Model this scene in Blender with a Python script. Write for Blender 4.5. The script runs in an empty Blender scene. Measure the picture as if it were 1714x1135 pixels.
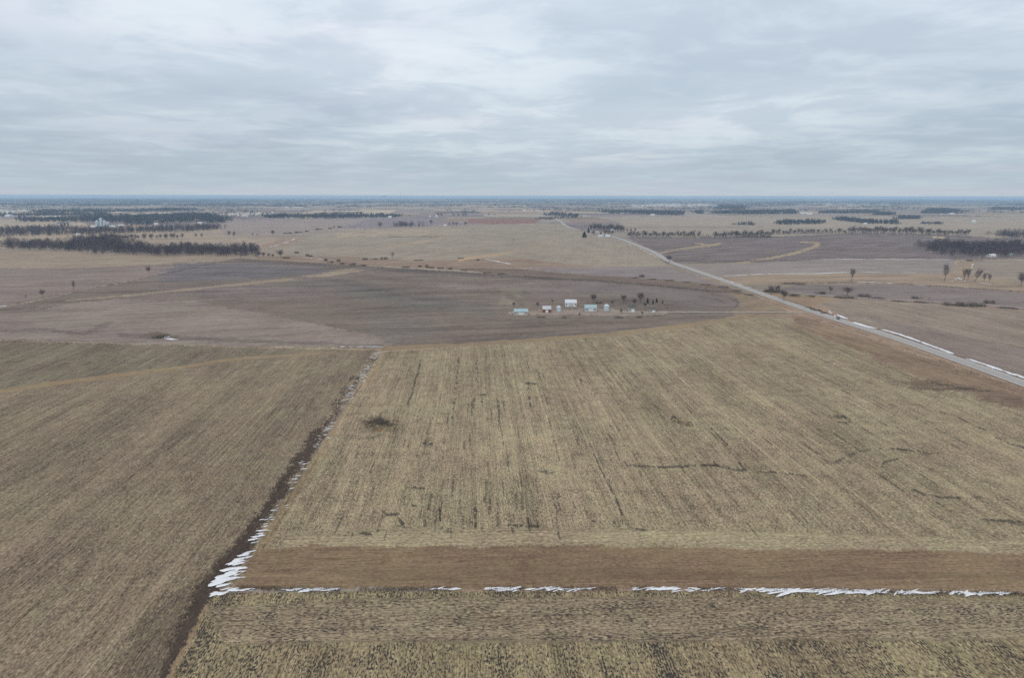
import bpy, math, random
import numpy as np
from mathutils import Vector, Matrix
random.seed(7); RNG = np.random.default_rng(7)
R = math.radians
S = bpy.context.scene
COL = S.collection

# ------------------------------------------------------------------ camera
H = 120.0                                  # drone height over the near fields
PW, PH, F = 1714.0, 1135.0, 1143.0         # photograph frame, focal length in its pixels
PITCH, YAW, ROLL = math.atan((567.5 - 327.6) / F), R(3.1), R(0.1)
cam_d = bpy.data.cameras.new('camera'); cam = bpy.data.objects.new('camera', cam_d); COL.objects.link(cam)
cam_d.sensor_fit = 'HORIZONTAL'; cam_d.sensor_width = 36; cam_d.lens = 36 * F / PW
cam_d.clip_start = 1; cam_d.clip_end = 120000
CR = Matrix.Rotation(-YAW, 3, 'Z') @ Matrix.Rotation(R(90) - PITCH, 3, 'X') @ Matrix.Rotation(ROLL, 3, 'Z')
cam.matrix_world = Matrix.Translation((0, 0, H)) @ CR.to_4x4()
S.camera = cam

# ------------------------------------------------------------------ sky, sun, exposure
SUN_EL, SUN_AZ = R(38), R(200)
w = bpy.data.worlds.new('World'); S.world = w; w.use_nodes = True
nt = w.node_tree; N = nt.nodes; L = nt.links
for n in list(N): N.remove(n)
def wn(t, **k):
    n = N.new(t)
    for a, b in k.items(): setattr(n, a, b)
    return n
def wm(op, a, b=None, c=None):
    n = wn('ShaderNodeMath', operation=op)
    for i, v in enumerate((a, b, c)):
        if v is None: continue
        if isinstance(v, (int, float)): n.inputs[i].default_value = v
        else: L.new(v, n.inputs[i])
    return n.outputs[0]
tc = wn('ShaderNodeTexCoord'); sep = wn('ShaderNodeSeparateXYZ'); L.new(tc.outputs['Generated'], sep.inputs[0])
z = wm('MAXIMUM', sep.outputs[2], 0.0)
zz = wm('ADD', z, 0.085)
cx = wm('DIVIDE', sep.outputs[0], zz); cy = wm('DIVIDE', sep.outputs[1], zz)
cmb = wn('ShaderNodeCombineXYZ'); L.new(cx, cmb.inputs[0]); L.new(cy, cmb.inputs[1])
def wnoise(scale, detail, rough, off, dist=0.0):
    mp = wn('ShaderNodeMapping'); mp.inputs['Location'].default_value = (off, off * .7, off * .3); L.new(cmb.outputs[0], mp.inputs[0])
    n = wn('ShaderNodeTexNoise'); n.inputs['Scale'].default_value = scale; n.inputs['Detail'].default_value = detail
    n.inputs['Roughness'].default_value = rough; n.inputs['Distortion'].default_value = dist; L.new(mp.outputs[0], n.inputs['Vector']); return n.outputs[0]
def sm(v, a, b, lo=0.0, hi=1.0):
    n = wn('ShaderNodeMapRange'); n.interpolation_type = 'SMOOTHSTEP'
    for i, q in enumerate((a, b, lo, hi)): n.inputs[i + 1].default_value = q
    L.new(v, n.inputs[0]); return n.outputs[0]
big = sm(wnoise(0.38, 3, .5, 3.3), .36, .64)
mid = sm(wnoise(1.5, 6, .6, 8.1, .3), .40, .63)
fine = sm(wnoise(3.2, 5, .6, 1.7, .3), .35, .7)
cl = wm('ADD', wm('ADD', wm('MULTIPLY', big, .48), wm('MULTIPLY', mid, .42)), wm('MULTIPLY', fine, .10))
cl = wm('ADD', wm('MULTIPLY', wm('SUBTRACT', cl, .47), sm(z, .0, .07, .25, 1.0)), .47)
ramp = wn('ShaderNodeValToRGB'); L.new(cl, ramp.inputs[0])
e = ramp.color_ramp.elements
e[0].position = .08; e[0].color = (.500, .560, .640, 1)
e[1].position = .95; e[1].color = (.750, .785, .825, 1)
m_ = e.new(.5); m_.color = (.590, .650, .722, 1)
# overhead, out of view, the overcast is lifted and warmed to light the ground, lower down it is seen through more of itself
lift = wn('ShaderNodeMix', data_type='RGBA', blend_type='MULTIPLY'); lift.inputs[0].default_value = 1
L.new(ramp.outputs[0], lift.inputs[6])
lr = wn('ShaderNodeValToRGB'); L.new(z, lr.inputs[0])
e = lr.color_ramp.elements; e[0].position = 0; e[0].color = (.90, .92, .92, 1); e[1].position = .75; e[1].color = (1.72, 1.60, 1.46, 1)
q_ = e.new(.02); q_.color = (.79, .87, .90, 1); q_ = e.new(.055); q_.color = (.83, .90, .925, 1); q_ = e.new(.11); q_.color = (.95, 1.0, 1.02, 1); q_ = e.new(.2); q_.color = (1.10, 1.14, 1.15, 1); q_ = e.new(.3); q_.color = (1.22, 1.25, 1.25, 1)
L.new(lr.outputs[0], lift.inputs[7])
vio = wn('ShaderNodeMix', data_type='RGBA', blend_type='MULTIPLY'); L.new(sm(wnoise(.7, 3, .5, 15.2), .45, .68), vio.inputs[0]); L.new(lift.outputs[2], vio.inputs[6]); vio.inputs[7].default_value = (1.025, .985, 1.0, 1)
x10 = wn('ShaderNodeMix', data_type='RGBA', blend_type='MULTIPLY'); x10.inputs[0].default_value = 1
L.new(vio.outputs[2], x10.inputs[6]); x10.inputs[7].default_value = (10, 10, 10, 1)
sky = wn('ShaderNodeTexSky', sky_type='NISHITA', sun_disc=False, sun_elevation=SUN_EL, sun_rotation=SUN_AZ)
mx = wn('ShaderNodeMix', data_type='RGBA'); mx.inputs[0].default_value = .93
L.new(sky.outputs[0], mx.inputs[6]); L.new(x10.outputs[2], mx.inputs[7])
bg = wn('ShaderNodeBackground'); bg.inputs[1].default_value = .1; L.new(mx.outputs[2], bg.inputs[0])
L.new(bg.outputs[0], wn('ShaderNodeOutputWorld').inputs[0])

sd = bpy.data.lights.new('sun', 'SUN'); sd.energy = 1.0; sd.angle = R(16); sd.color = (1, .94, .87)
sun = bpy.data.objects.new('sun', sd); COL.objects.link(sun)
dv = Vector((math.sin(SUN_AZ) * math.cos(SUN_EL), math.cos(SUN_AZ) * math.cos(SUN_EL), math.sin(SUN_EL)))
sun.rotation_euler = dv.to_track_quat('Z', 'Y').to_euler()
S.view_settings.view_transform = 'Standard'; S.view_settings.look = 'None'; S.view_settings.exposure = 0; S.view_settings.gamma = 1
S.cycles.use_denoising = False; S.cycles.use_adaptive_sampling = False; S.cycles.volume_bounces = 1; S.cycles.max_bounces = 5; S.cycles.diffuse_bounces = 2

# ------------------------------------------------------------------ geometry of the place
CRn = np.array(CR)
def hgt(x, y):
    r = np.sqrt(x * x + y * y)
    t = np.clip((r - 420) / 900, 0, 1); t = t * t * (3 - 2 * t) * np.exp(-r / 4500)
    return t * (3.4 * np.sin(x / 330 + 1.0) * np.sin(y / 390 + .6) + 1.6 * np.sin(x / 170 + y / 260))
def at(px, py):
    """point of the land seen at pixel (px, py) of the photograph, with its true distance"""
    px = np.asarray(px, float); py = np.asarray(py, float)
    d = np.stack([(px - PW / 2) / F, -(py - PH / 2) / F, -np.ones_like(px)], -1) @ CRn.T
    dz = np.minimum(d[..., 2], -.0006)
    zc = np.zeros_like(px)
    for _ in range(8):
        t = (zc - H) / dz
        zc = .5 * zc + .5 * hgt(d[..., 0] * t, d[..., 1] * t)
    t = (zc - H) / dz
    x, y = d[..., 0] * t, d[..., 1] * t
    return np.stack([x, y, hgt(x, y)], -1)
def pt(px, py): p = at([px], [py])[0]; return float(p[0]), float(p[1]), float(p[2])
def proj(P):
    c = (P - np.array([0, 0, H])) @ CRn
    zc = np.minimum(c[..., 2], -1e-6)
    q = np.stack([c[..., 0] / -zc * F + PW / 2, PH / 2 - c[..., 1] / -zc * F], -1)
    q[c[..., 2] > -1] = (-9e5, 9e5)
    return q
def mpp(px, py):                                # metres a photo pixel covers across at this spot
    p = pt(px, py); return math.sqrt(p[0] ** 2 + p[1] ** 2 + (H - p[2]) ** 2) / F

# ------------------------------------------------------------------ materials
def srgb(r, g, b): return tuple((((c / 255) + .055) / 1.055) ** 2.4 if c > 10 else c / 255 / 12.92 for c in (r, g, b))
def mat(name, col, rough=.85, var=.25, scale=.5, metal=0.0, spec=.3, col2=None):
    m = bpy.data.materials.new(name); m.use_nodes = True; t = m.node_tree; b = t.nodes['Principled BSDF']
    b.inputs['Roughness'].default_value = rough; b.inputs['Metallic'].default_value = metal; b.inputs['Specular IOR Level'].default_value = spec
    g = t.nodes.new('ShaderNodeNewGeometry'); n = t.nodes.new('ShaderNodeTexNoise'); n.inputs['Scale'].default_value = scale; n.inputs['Detail'].default_value = 4
    t.links.new(g.outputs['Position'], n.inputs['Vector'])
    r = t.nodes.new('ShaderNodeValToRGB'); t.links.new(n.outputs[0], r.inputs[0])
    c2 = col2 or tuple(c * (1 + var) for c in col)
    r.color_ramp.elements[0].position = .3; r.color_ramp.elements[0].color = (*[c * (1 - var) for c in col], 1)
    r.color_ramp.elements[1].position = .7; r.color_ramp.elements[1].color = (*[min(c, .95) for c in c2], 1)
    t.links.new(r.outputs[0], b.inputs['Base Color']); return m
M = dict(
    bark=mat('bark', (.105, .092, .088), var=.3), twig=mat('bare_twigs', (.150, .124, .124), var=.3, scale=.12),
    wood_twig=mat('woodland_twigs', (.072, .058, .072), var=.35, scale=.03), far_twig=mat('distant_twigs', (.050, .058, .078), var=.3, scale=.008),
    needle=mat('conifer_needles', (.030, .042, .034), var=.4, scale=.6), brush=mat('dry_brush', (.125, .105, .092), var=.35, scale=.4),
    weed=mat('dry_weeds', (.20, .155, .105), var=.4, scale=.8), darkweed=mat('dark_weeds', (.07, .058, .047), var=.4, scale=.8),  # weeds in two tones, straw and a darker brown
    white=mat('white_siding', (.60, .61, .60), .6, .12), grey=mat('grey_steel_roof', (.42, .44, .46), .5, .1), pale=mat('pale_steel_roof', (.50, .54, .58), .45, .08),
    teal=mat('faded_blue_green_roof', (.28, .40, .42), .5, .12), red=mat('barn_red_boards', (.22, .055, .04), .8, .2), shingle=mat('dark_shingles', (.10, .10, .10), .9, .2),
    galv=mat('galvanised_steel', (.42, .50, .55), .45, .12), glass=mat('window_glass', (.04, .05, .06), .15, .1), conc=mat('concrete', (.42, .41, .39), .8, .12),
    asphalt=mat('worn_asphalt', (.30, .295, .295), .9, .10, .35), gravel=mat('pale_gravel', (.40, .375, .345), .95, .14, .5), ballast=mat('grey_ballast', (.29, .27, .27), .95, .2, .3),
    line=mat('yellow_centre_paint', (.55, .42, .12), .8, .1), snow=mat('old_snow', (.66, .68, .71), .7, .16, 1.6), carpaint=mat('dark_car_paint', (.05, .055, .065), .3, .05),
    tyre=mat('tyre_rubber', (.02, .02, .02), .9, .1), lamp=mat('lamp_lens', (.35, .04, .03), .3, .1), steel=mat('mast_steel', (.30, .31, .33), .6, .1))

# ------------------------------------------------------------------ mesh helpers
def mesh_obj(name, V, Fc, m, parent=None, smooth=False):
    """V (n,3) array, Fc (k,4) or (k,3) array of faces -> one linked mesh object"""
    V = np.asarray(V, np.float32); Fc = np.asarray(Fc, np.int32); k = Fc.shape[1]
    me = bpy.data.meshes.new(name); me.vertices.add(len(V)); me.vertices.foreach_set('co', V.ravel())
    me.loops.add(Fc.size); me.loops.foreach_set('vertex_index', Fc.ravel())
    me.polygons.add(len(Fc)); me.polygons.foreach_set('loop_start', np.arange(0, Fc.size, k, dtype=np.int32))
    me.polygons.foreach_set('loop_total', np.full(len(Fc), k, np.int32))
    if smooth: me.polygons.foreach_set('use_smooth', np.ones(len(Fc), bool))
    me.update(calc_edges=True); me.materials.append(m)
    o = bpy.data.objects.new(name, me); COL.objects.link(o); o.parent = parent; return o
def tag(o, label=None, cat=None, group=None, kind=None):
    if label: o['label'] = label
    if cat: o['category'] = cat
    if group: o['group'] = group
    if kind: o['kind'] = kind
    return o
def root(name, loc, rz, label, cat, group=None):
    o = bpy.data.objects.new(name, None); COL.objects.link(o); o.location = loc; o.rotation_euler = (0, 0, rz); o.empty_display_size = .1
    return tag(o, label, cat, group)
class MB:                                        # collects polygons, builds ONE object
    def __init__(s): s.v = []; s.f = []
    def poly(s, pts): b = len(s.v); s.v += [tuple(p) for p in pts]; s.f.append(tuple(range(b, b + len(pts))))
    def box(s, x0, x1, y0, y1, z0, z1):
        b = len(s.v); s.v += [(x, y, z) for z in (z0, z1) for x, y in ((x0, y0), (x1, y0), (x1, y1), (x0, y1))]
        for f in ((3, 2, 1, 0), (4, 5, 6, 7), (0, 1, 5, 4), (1, 2, 6, 5), (2, 3, 7, 6), (3, 0, 4, 7)): s.f.append(tuple(b + i for i in f))
    def ring(s, prof, cx=0, cy=0, n=16):           # lathe: profile (radius, z)
        b = len(s.v)
        for r, z in prof: s.v += [(cx + r * math.cos(2 * math.pi * i / n), cy + r * math.sin(2 * math.pi * i / n), z) for i in range(n)]
        for k in range(len(prof) - 1):
            for i in range(n): s.f.append((b + k * n + i, b + k * n + (i + 1) % n, b + (k + 1) * n + (i + 1) % n, b + (k + 1) * n + i))
    def bar(s, a, c, r0, r1, n=6):
        a = Vector(a); c = Vector(c); d = (c - a).normalized(); u = d.orthogonal().normalized(); w_ = d.cross(u); b = len(s.v)
        for p, r in ((a, r0), (c, r1)): s.v += [tuple(p + r * (math.cos(2 * math.pi * i / n) * u + math.sin(2 * math.pi * i / n) * w_)) for i in range(n)]
        for i in range(n): s.f.append((b + i, b + (i + 1) % n, b + n + (i + 1) % n, b + n + i))
    def build(s, name, m, parent=None):
        me = bpy.data.meshes.new(name); me.from_pydata(s.v, [], s.f); me.update(); me.materials.append(m)
        o = bpy.data.objects.new(name, me); COL.objects.link(o); o.parent = parent; return o

# ------------------------------------------------------------------ the land: one sheet to the horizon, its fields cut out of the same grid
def vnoise(x, y, seed=0):                         # smooth value noise, numpy
    xi = np.floor(x).astype(np.int64); yi = np.floor(y).astype(np.int64); fx = x - xi; fy = y - yi
    fx = fx * fx * (3 - 2 * fx); fy = fy * fy * (3 - 2 * fy)
    def hsh(a, b):
        h = (a * 374761393 + b * 668265263 + seed * 2147483647) & 0xffffffff
        h = ((h ^ (h >> 13)) * 1274126177) & 0xffffffff
        return ((h ^ (h >> 16)) & 0xffff) / 65535.0
    return (hsh(xi, yi) * (1 - fx) + hsh(xi + 1, yi) * fx) * (1 - fy) + (hsh(xi, yi + 1) * (1 - fx) + hsh(xi + 1, yi + 1) * fx) * fy
dep = np.concatenate([np.arange(1.05, .62, -.004), np.arange(.62, .30, -.0013), np.arange(.30, .03, -.0009), np.arange(.03, .0031, -.0003)])
rr = np.concatenate([[1.0, 20, 40, 60], H / np.tan(dep), [40000.0]])
az = np.concatenate([np.arange(R(-180), R(-47), R(2)), np.arange(R(-47), R(47), .00105), np.arange(R(47), R(180.01), R(2))])
az[-1] = az[0] + 2 * math.pi
AZ, RR = np.meshgrid(az + YAW, rr)
X = np.sin(AZ) * RR; Y = np.cos(AZ) * RR; Z = hgt(X, Y)
P3 = np.stack([X, Y, Z], -1); nr, na = X.shape
PX = proj(P3.reshape(-1, 3)).reshape(nr, na, 2)
wob = (vnoise(X / 9, Y / 9, 5) - .5) * 3.0; jx = PX[..., 0] + wob * np.clip(350 / (RR + 1), .15, 1.2); jy = PX[..., 1] + (vnoise(X / 11, Y / 11, 9) - .5) * 2.2 * np.clip(350 / (RR + 1), .1, 1)
def inpoly(poly, x, y):
    poly = np.array(poly, float); b0, b1 = poly.min(0), poly.max(0)
    m = (x >= b0[0]) & (x <= b1[0]) & (y >= b0[1]) & (y <= b1[1]); idx = np.nonzero(m.ravel())[0]
    xx, yy = x.ravel()[idx], y.ravel()[idx]; c = np.zeros(len(idx), bool); n = len(poly)
    for i in range(n):
        (xa, ya), (xb, yb) = poly[i], poly[(i + 1) % n]
        if ya == yb: continue
        k = ((ya > yy) != (yb > yy)) & (xx < (xb - xa) * (yy - ya) / (yb - ya) + xa); c ^= k
    out = np.zeros(x.size, bool); out[idx[c]] = True; return out.reshape(x.shape)
def nearline(pts, x, y, wpx):                     # wpx: half width in pixels, number or one per point
    out = np.zeros(x.shape, bool); wv = np.full(len(pts), wpx, float) if np.isscalar(wpx) else np.array(wpx, float)
    for i in range(len(pts) - 1):
        (xa, ya), (xb, yb) = pts[i], pts[i + 1]; mw = max(wv) + 2
        m = (x > min(xa, xb) - mw) & (x < max(xa, xb) + mw) & (y > min(ya, yb) - mw) & (y < max(ya, yb) + mw)
        xx, yy = x[m], y[m]; dx, dy = xb - xa, yb - ya
        t = np.clip(((xx - xa) * dx + (yy - ya) * dy) / (dx * dx + dy * dy), 0, 1)
        q = np.hypot(xx - xa - t * dx, yy - ya - t * dy) < wv[i] + (wv[i + 1] - wv[i]) * t
        o = out[m]; o |= q; out[m] = o
    return out
# attributes per vertex
C3 = np.zeros((nr, na, 3)); PAR = np.zeros((nr, na, 3)); ANG = np.zeros((nr, na)); ZONE = np.zeros((nr, na), np.int32)
# far land: a patchwork of quarter-section fields, thinner woods-dark parcels the farther out
gx = X + 60 * np.sin(Y / 900); gy = Y + 60 * np.sin(X / 1100)
blk = 640.0
bi, bj = np.floor(gx / blk), np.floor(gy / 410.0)
def h2(a, b, s):
    v = np.sin(a * 127.1 + b * 311.7 + s * 74.7) * 43758.5453; return v - np.floor(v)
sub = np.floor((gx / blk - bi) * np.floor(1 + 3 * h2(bi, bj, 1)))
pick = h2(bi * 3 + sub, bj, 2)
pal = np.array([srgb(*c) for c in ((146, 136, 122), (134, 126, 118), (122, 112, 110), (152, 141, 122), (140, 128, 115), (112, 104, 106), (142, 124, 108), (128, 120, 108))])
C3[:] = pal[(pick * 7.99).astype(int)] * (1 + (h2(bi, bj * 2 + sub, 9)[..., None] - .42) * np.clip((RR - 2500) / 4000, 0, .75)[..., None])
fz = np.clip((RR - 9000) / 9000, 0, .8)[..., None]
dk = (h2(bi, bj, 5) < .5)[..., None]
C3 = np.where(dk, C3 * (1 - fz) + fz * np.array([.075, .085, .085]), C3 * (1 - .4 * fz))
PAR[:] = (.25, .35, 0)
NS, EW = 0.0, R(90)
zones = []
SN = (vnoise(X / 2.2, Y / 2.2, 21) + vnoise(X / 6, Y / 14, 22) + vnoise(X / 22, Y / 40, 23) - 1.5) * 1.5, (vnoise(X / 2.2, Y / 2.2, 24) + vnoise(X / 8, Y / 8, 25) + vnoise(X / 30, Y / 30, 26) - 1.5) * 1.5
GR = RNG.normal(size=(2, nr, na)) * .45
def zone(name, label, poly, col, ang=NS, par=(.3, .4, 0), line=None, cat='field', soft=None):
    """a parcel of the land: its outline, soil colour, row direction, (stubble, streak, dark spot) strengths"""
    if soft is None: soft = (2.2 if line is None else .7) if name is None else .5
    qx, qy = jx + soft * 1.6 * (SN[0] + GR[0]), jy + soft * (SN[1] + GR[1])
    m = nearline(poly, qx, qy, line) if line is not None else inpoly(poly, qx, qy)
    C3[m] = srgb(*col); PAR[m] = par; ANG[m] = ang
    if name: zones.append((name, label, cat)); ZONE[m] = len(zones)
    return m
# --- distant parcels
zone(None, '', [(430, 366), (700, 364), (820, 376), (560, 384), (430, 378)], (126, 116, 120))
zone(None, '', [(-300, 396), (430, 384), (470, 400), (430, 412), (-300, 420)], (148, 136, 120))
for pl in ([(-60, 350.5), (52, 350.5), (56, 353), (-60, 353.5)], [(85, 353), (140, 351.5), (142, 353.5), (90, 355)], [(165, 351.5), (215, 350), (218, 352), (168, 353.5)], [(226, 350), (245, 349.5), (246, 351), (228, 351.5)], [(65, 360), (104, 359.5), (104, 362.5), (70, 363)], [(143, 359), (180, 358), (182, 361), (150, 362)], [(470, 345), (505, 344.5), (510, 347), (480, 347.5)], [(1050, 341), (1200, 341), (1200, 345), (1060, 346)], [(1350, 340), (1500, 341), (1480, 344), (1350, 343)]):
    zone(None, '', pl, (176, 172, 164), soft=.3)
for pl, c_ in (([(-60, 372), (130, 371), (150, 376), (110, 380), (-60, 384)], (158, 146, 130)), ([(250, 369), (300, 366), (345, 366), (300, 371), (250, 374)], (160, 140, 122)), ([(-60, 391), (130, 391), (240, 390), (260, 393), (100, 397), (-60, 399)], (156, 142, 124)), ([(0, 361), (50, 361), (50, 366), (0, 367)], (122, 112, 118))): zone(None, '', pl, c_, soft=1)
zone(None, '', [(370, 368), (620, 366), (560, 384), (440, 398), (370, 392)], (140, 128, 122), R(80))
zone(None, '', [(1040, 362), (1714, 362), (2100, 372), (2100, 392), (1600, 388), (1040, 376)], (148, 138, 124), R(80))
zone(None, '', [(1040, 376), (1300, 380), (1650, 388), (1650, 398), (1060, 394)], (142, 133, 120), R(80))
zone('field', 'reddish brown strip of bare soil beyond the pale centre field', [(785, 366), (862, 365), (903, 366), (900, 373), (850, 375), (780, 374)], (128, 98, 90))
zone('field', 'broad pale stubble field in the centre distance running up to the farmstead on the road', [(452, 424), (520, 394), (560, 386), (640, 382), (760, 377), (940, 374), (985, 390), (1016, 397), (1060, 410), (1108, 436), (1125, 446), (880, 447), (700, 438), (590, 432)], (140, 131, 117), R(12), (.25, .3, 0))
zone(None, '', [(560, 392), (600, 386), (700, 383), (770, 381), (780, 388), (750, 394), (640, 396), (560, 398)], (150, 139, 122), R(20), (.5, .9, 0))
zone('field', 'dull grazed hollow with brush and snow scraps north of the tilled field', [(430, 428), (590, 430), (700, 437), (870, 430), (900, 436), (1000, 447), (760, 450), (600, 444), (430, 436)], (136, 119, 104), R(70), (.3, .6, .25))
# --- left of centre
zone('field', 'tan field in front of the long left woodlot', [(-700, 416), (130, 420), (250, 428), (420, 431), (395, 434), (330, 440), (130, 449), (-700, 444)], (141, 128, 112), R(85), (.2, .5, 0))
zone('field', 'greyish mauve field behind the ditch with lone trees at the left', [(-700, 444), (130, 449), (330, 440), (395, 434), (250, 465), (150, 482), (0, 515), (-500, 620)], (124, 113, 106), R(80), (.2, .6, 0))
# --- right side
zone('field', 'dark ploughed field beyond the road with two tan grass waterways', [(1052, 399), (1160, 397), (1320, 396), (1420, 391), (1600, 394), (1714, 402), (2100, 408), (2100, 434), (1640, 434), (1400, 432), (1260, 442), (1115, 442), (1090, 418)], (110, 101, 99), R(60), (.3, 1.0, .1))
zone('field', 'pale mauve grey field along the snow line at the right', [(1128, 444), (1260, 440), (1400, 434), (1600, 434), (1592, 456), (1560, 458), (1330, 457), (1170, 464)], (134, 126, 121), R(82), (.3, .5, .05))
zone('grass', 'straw coloured grass bottom land with bare pole like trees at the right', [(1170, 464), (1330, 457), (1560, 458), (1594, 455), (1606, 436), (1634, 436), (1626, 458), (1714, 474), (2100, 500), (2100, 505), (1714, 490), (1600, 480), (1450, 475), (1340, 476), (1220, 477)], (143, 128, 111), R(84), (.35, .7, .12), cat='grass')
zone('field', 'tan and mauve field at the right edge below the woodlot', [(1634, 436), (2100, 434), (2100, 500), (1714, 474), (1626, 458)], (136, 126, 115), R(84), (.3, .4, 0))
zone('field', 'mauve grey strip field between the gravel track and the straw grass', [(1330, 477), (1450, 475), (1600, 480), (1714, 490), (2100, 512), (2100, 545), (1714, 514), (1460, 498), (1300, 488)], (122, 112, 109), R(84), (.3, .5, .1))
zone('grass', 'straw coloured grass corner beside the paved road and the brush', [(1240, 486), (1300, 488), (1420, 498), (1360, 512), (1310, 510)], (138, 122, 101), R(84), (.3, .4, .15), cat='grass')
zone('field', 'tan stubble field right of the paved road', [(1372, 507), (1420, 500), (1714, 519), (2100, 548), (2300, 900), (1760, 652), (1500, 561), (1410, 532)], (133, 122, 110), R(-4), (.6, .5, .1))
zone(None, '', [(1450, 530), (1600, 560), (1800, 600), (1760, 652), (1500, 561)], (124, 113, 106), R(-4), (.6, .5, .1))
# --- centre
zone('field', 'small mauve triangle field beside the road north of the tilled field', [(870, 449), (1112, 446), (1150, 458), (1200, 476), (1100, 467), (980, 460)], (126, 117, 116), R(85), (.3, .5, 0))
zone('grass', 'dark weedy ditch between the triangle field and the tilled field', [(740, 448), (870, 450), (980, 460), (1100, 467), (1210, 478), (1270, 500), (1200, 484), (1000, 472), (860, 462)], (112, 98, 88), R(85), (.3, .5, .35), cat='grass')
zone('field', 'wide dark tilled field across the middle of the view', [(-600, 640), (-500, 622), (0, 516), (150, 484), (250, 465), (400, 433), (800, 457), (1000, 469), (1242, 490), (1300, 515), (1300, 528), (1230, 530), (1120, 548), (1000, 560), (880, 570), (650, 583), (630, 583), (0, 570), (-600, 556)], (111, 101, 93), R(80), (.25, 1.0, .05))
zone(None, '', [(-600, 640), (0, 524), (190, 500), (330, 505), (440, 525), (560, 550), (640, 566), (660, 582), (300, 578), (0, 568), (-600, 550)], (128, 118, 110), R(76), (.25, .8, .05))
zone(None, '', [(980, 470), (1180, 490), (1250, 512), (1150, 518), (1110, 500), (1000, 492), (900, 500), (872, 480)], (114, 105, 101), R(84), (.2, .5, .05))
zone('grass', 'tan grass turnrow rounding the end of the tilled field by the road', [(1215, 488), (1242, 490), (1300, 512), (1340, 532), (1300, 533), (1240, 533), (1222, 522), (1240, 512), (1236, 500)], (128, 114, 97), R(50), (.3, .5, .1), cat='grass')
for pl, c_, s_ in (([(480, 466), (620, 478), (720, 500), (840, 516), (830, 528), (700, 516), (560, 492), (470, 474)], (104, 101, 94), 7), ([(640, 520), (760, 545), (700, 572), (660, 578), (600, 552)], (107, 100, 94), 6), ([(840, 478), (876, 480), (872, 508), (836, 510)], (122, 113, 101), 2),
    ([(700, 470), (960, 478), (960, 490), (800, 486), (700, 480)], (119, 109, 104), 5), ([(300, 440), (420, 440), (560, 452), (470, 462), (380, 470), (260, 470)], (104, 99, 100), 4), ([(250, 478), (480, 476), (600, 484), (480, 500), (250, 492)], (113, 103, 99), 5)): zone(None, '', pl, c_, R(80), (.25, 1.0, .05), soft=s_)
# farmyard
zone('farmyard', 'patch of worn grass and gravel round the farmstead in the tilled field', [(836, 515), (1112, 508), (1118, 524), (1112, 531), (836, 536)], (114, 104, 95), R(84), (.4, .8, .5), cat='yard', soft=1.5)
zone(None, '', [(852, 521), (900, 519), (960, 518), (1010, 518), (1060, 520), (1118, 521.5), (1118, 525), (1050, 528), (960, 527), (880, 528), (850, 525)], (140, 131, 120), EW, (.4, .6, .2), soft=1.2)
# --- foreground
zone('field', 'left stubble field with fine diagonal rows', [(-900, 560), (0, 572), (300, 579), (632, 586), (372, 990), (270, 1135), (60, 1500), (-900, 1500)], (124, 113, 95), NS, (.9, .8, .5))
zone(None, '', [(-900, 560), (0, 572), (300, 579), (520, 586), (420, 600), (0, 650), (-900, 760)], (115, 107, 91), NS, (.8, .9, .5))
zone(None, '', [(385, 930), (360, 985), (330, 1060), (280, 1135), (220, 1260), (120, 1260), (190, 1135), (222, 1060), (270, 1010), (330, 960)], (104, 94, 79), NS, (1, .7, .7), soft=9)
zone('soil', 'strip of bare black soil along the fence line left of the snow', [(628, 596), (633, 596), (600, 640), (566, 690), (541, 722), (514, 773), (465, 842), (420, 912), (372, 985), (345, 1036), (307, 1095), (284, 1150), (240, 1240), (215, 1240), (262, 1150), (278, 1095), (305, 1036), (330, 980), (389, 912), (439, 842), (491, 771), (527, 719), (560, 688), (596, 636)], (68, 59, 52), NS, (.6, .6, .4), cat='soil', soft=5)
zone('field', 'large pale olive corn stubble field filling the middle foreground', [(640, 590), (880, 572), (1000, 562), (1120, 550), (1230, 531), (1330, 534), (1360, 540), (1714, 655), (2400, 880), (2400, 935), (1714, 926), (1200, 917), (700, 913), (470, 913), (425, 935), (385, 985), (378, 985), (460, 860)], (142, 131, 108), NS, (.85, .75, .6))
zone(None, '', [(470, 890), (700, 884), (1200, 890), (1714, 905), (2400, 915), (2400, 935), (1714, 926), (1200, 917), (470, 915)], (145, 135, 111), EW, (.9, .25, .35))
zone(None, '', [(640, 590), (628, 640), (600, 650), (520, 800), (440, 920), (400, 960), (460, 860)], (137, 122, 98), NS, (.6, .9, .5))
zone('grass', 'brown grass strip rounded at its left end above the snowy fence line', [(404, 960), (412, 935), (432, 920), (480, 914), (700, 914), (1200, 918), (1714, 927), (2400, 937), (2400, 1004), (1714, 990), (1200, 984), (640, 986), (430, 986), (388, 986)], (121, 104, 84), EW, (.6, .55, .18), cat='grass', soft=2.6)
zone(None, '', [(520, 955), (900, 945), (1300, 958), (2400, 965), (2400, 985), (1714, 972), (1200, 970), (640, 975)], (113, 97, 78), EW, (.5, .45, .15))
zone('grass', 'brown grass verge between the stubble field and the paved road', [(1330, 528), (1360, 536), (1714, 652), (1950, 732), (1950, 790), (1714, 686), (1640, 662), (1560, 636), (1480, 606), (1400, 572), (1330, 545)], (124, 107, 90), R(-8), (.5, 1.0, .1), cat='grass', soft=3)
zone(None, '', [(1505, 640), (1560, 636), (1714, 664), (1714, 684), (1600, 658), (1530, 652)], (112, 97, 82), EW, (.4, 1.0, .2), soft=5)
zone('field', 'dark flecked corn stubble field along the bottom edge', [(360, 993), (640, 990), (1200, 990), (1714, 996), (2500, 1010), (2500, 1600), (60, 1600), (215, 1260), (285, 1135)], (131, 121, 96), NS, (1, .5, 1.0))
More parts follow.
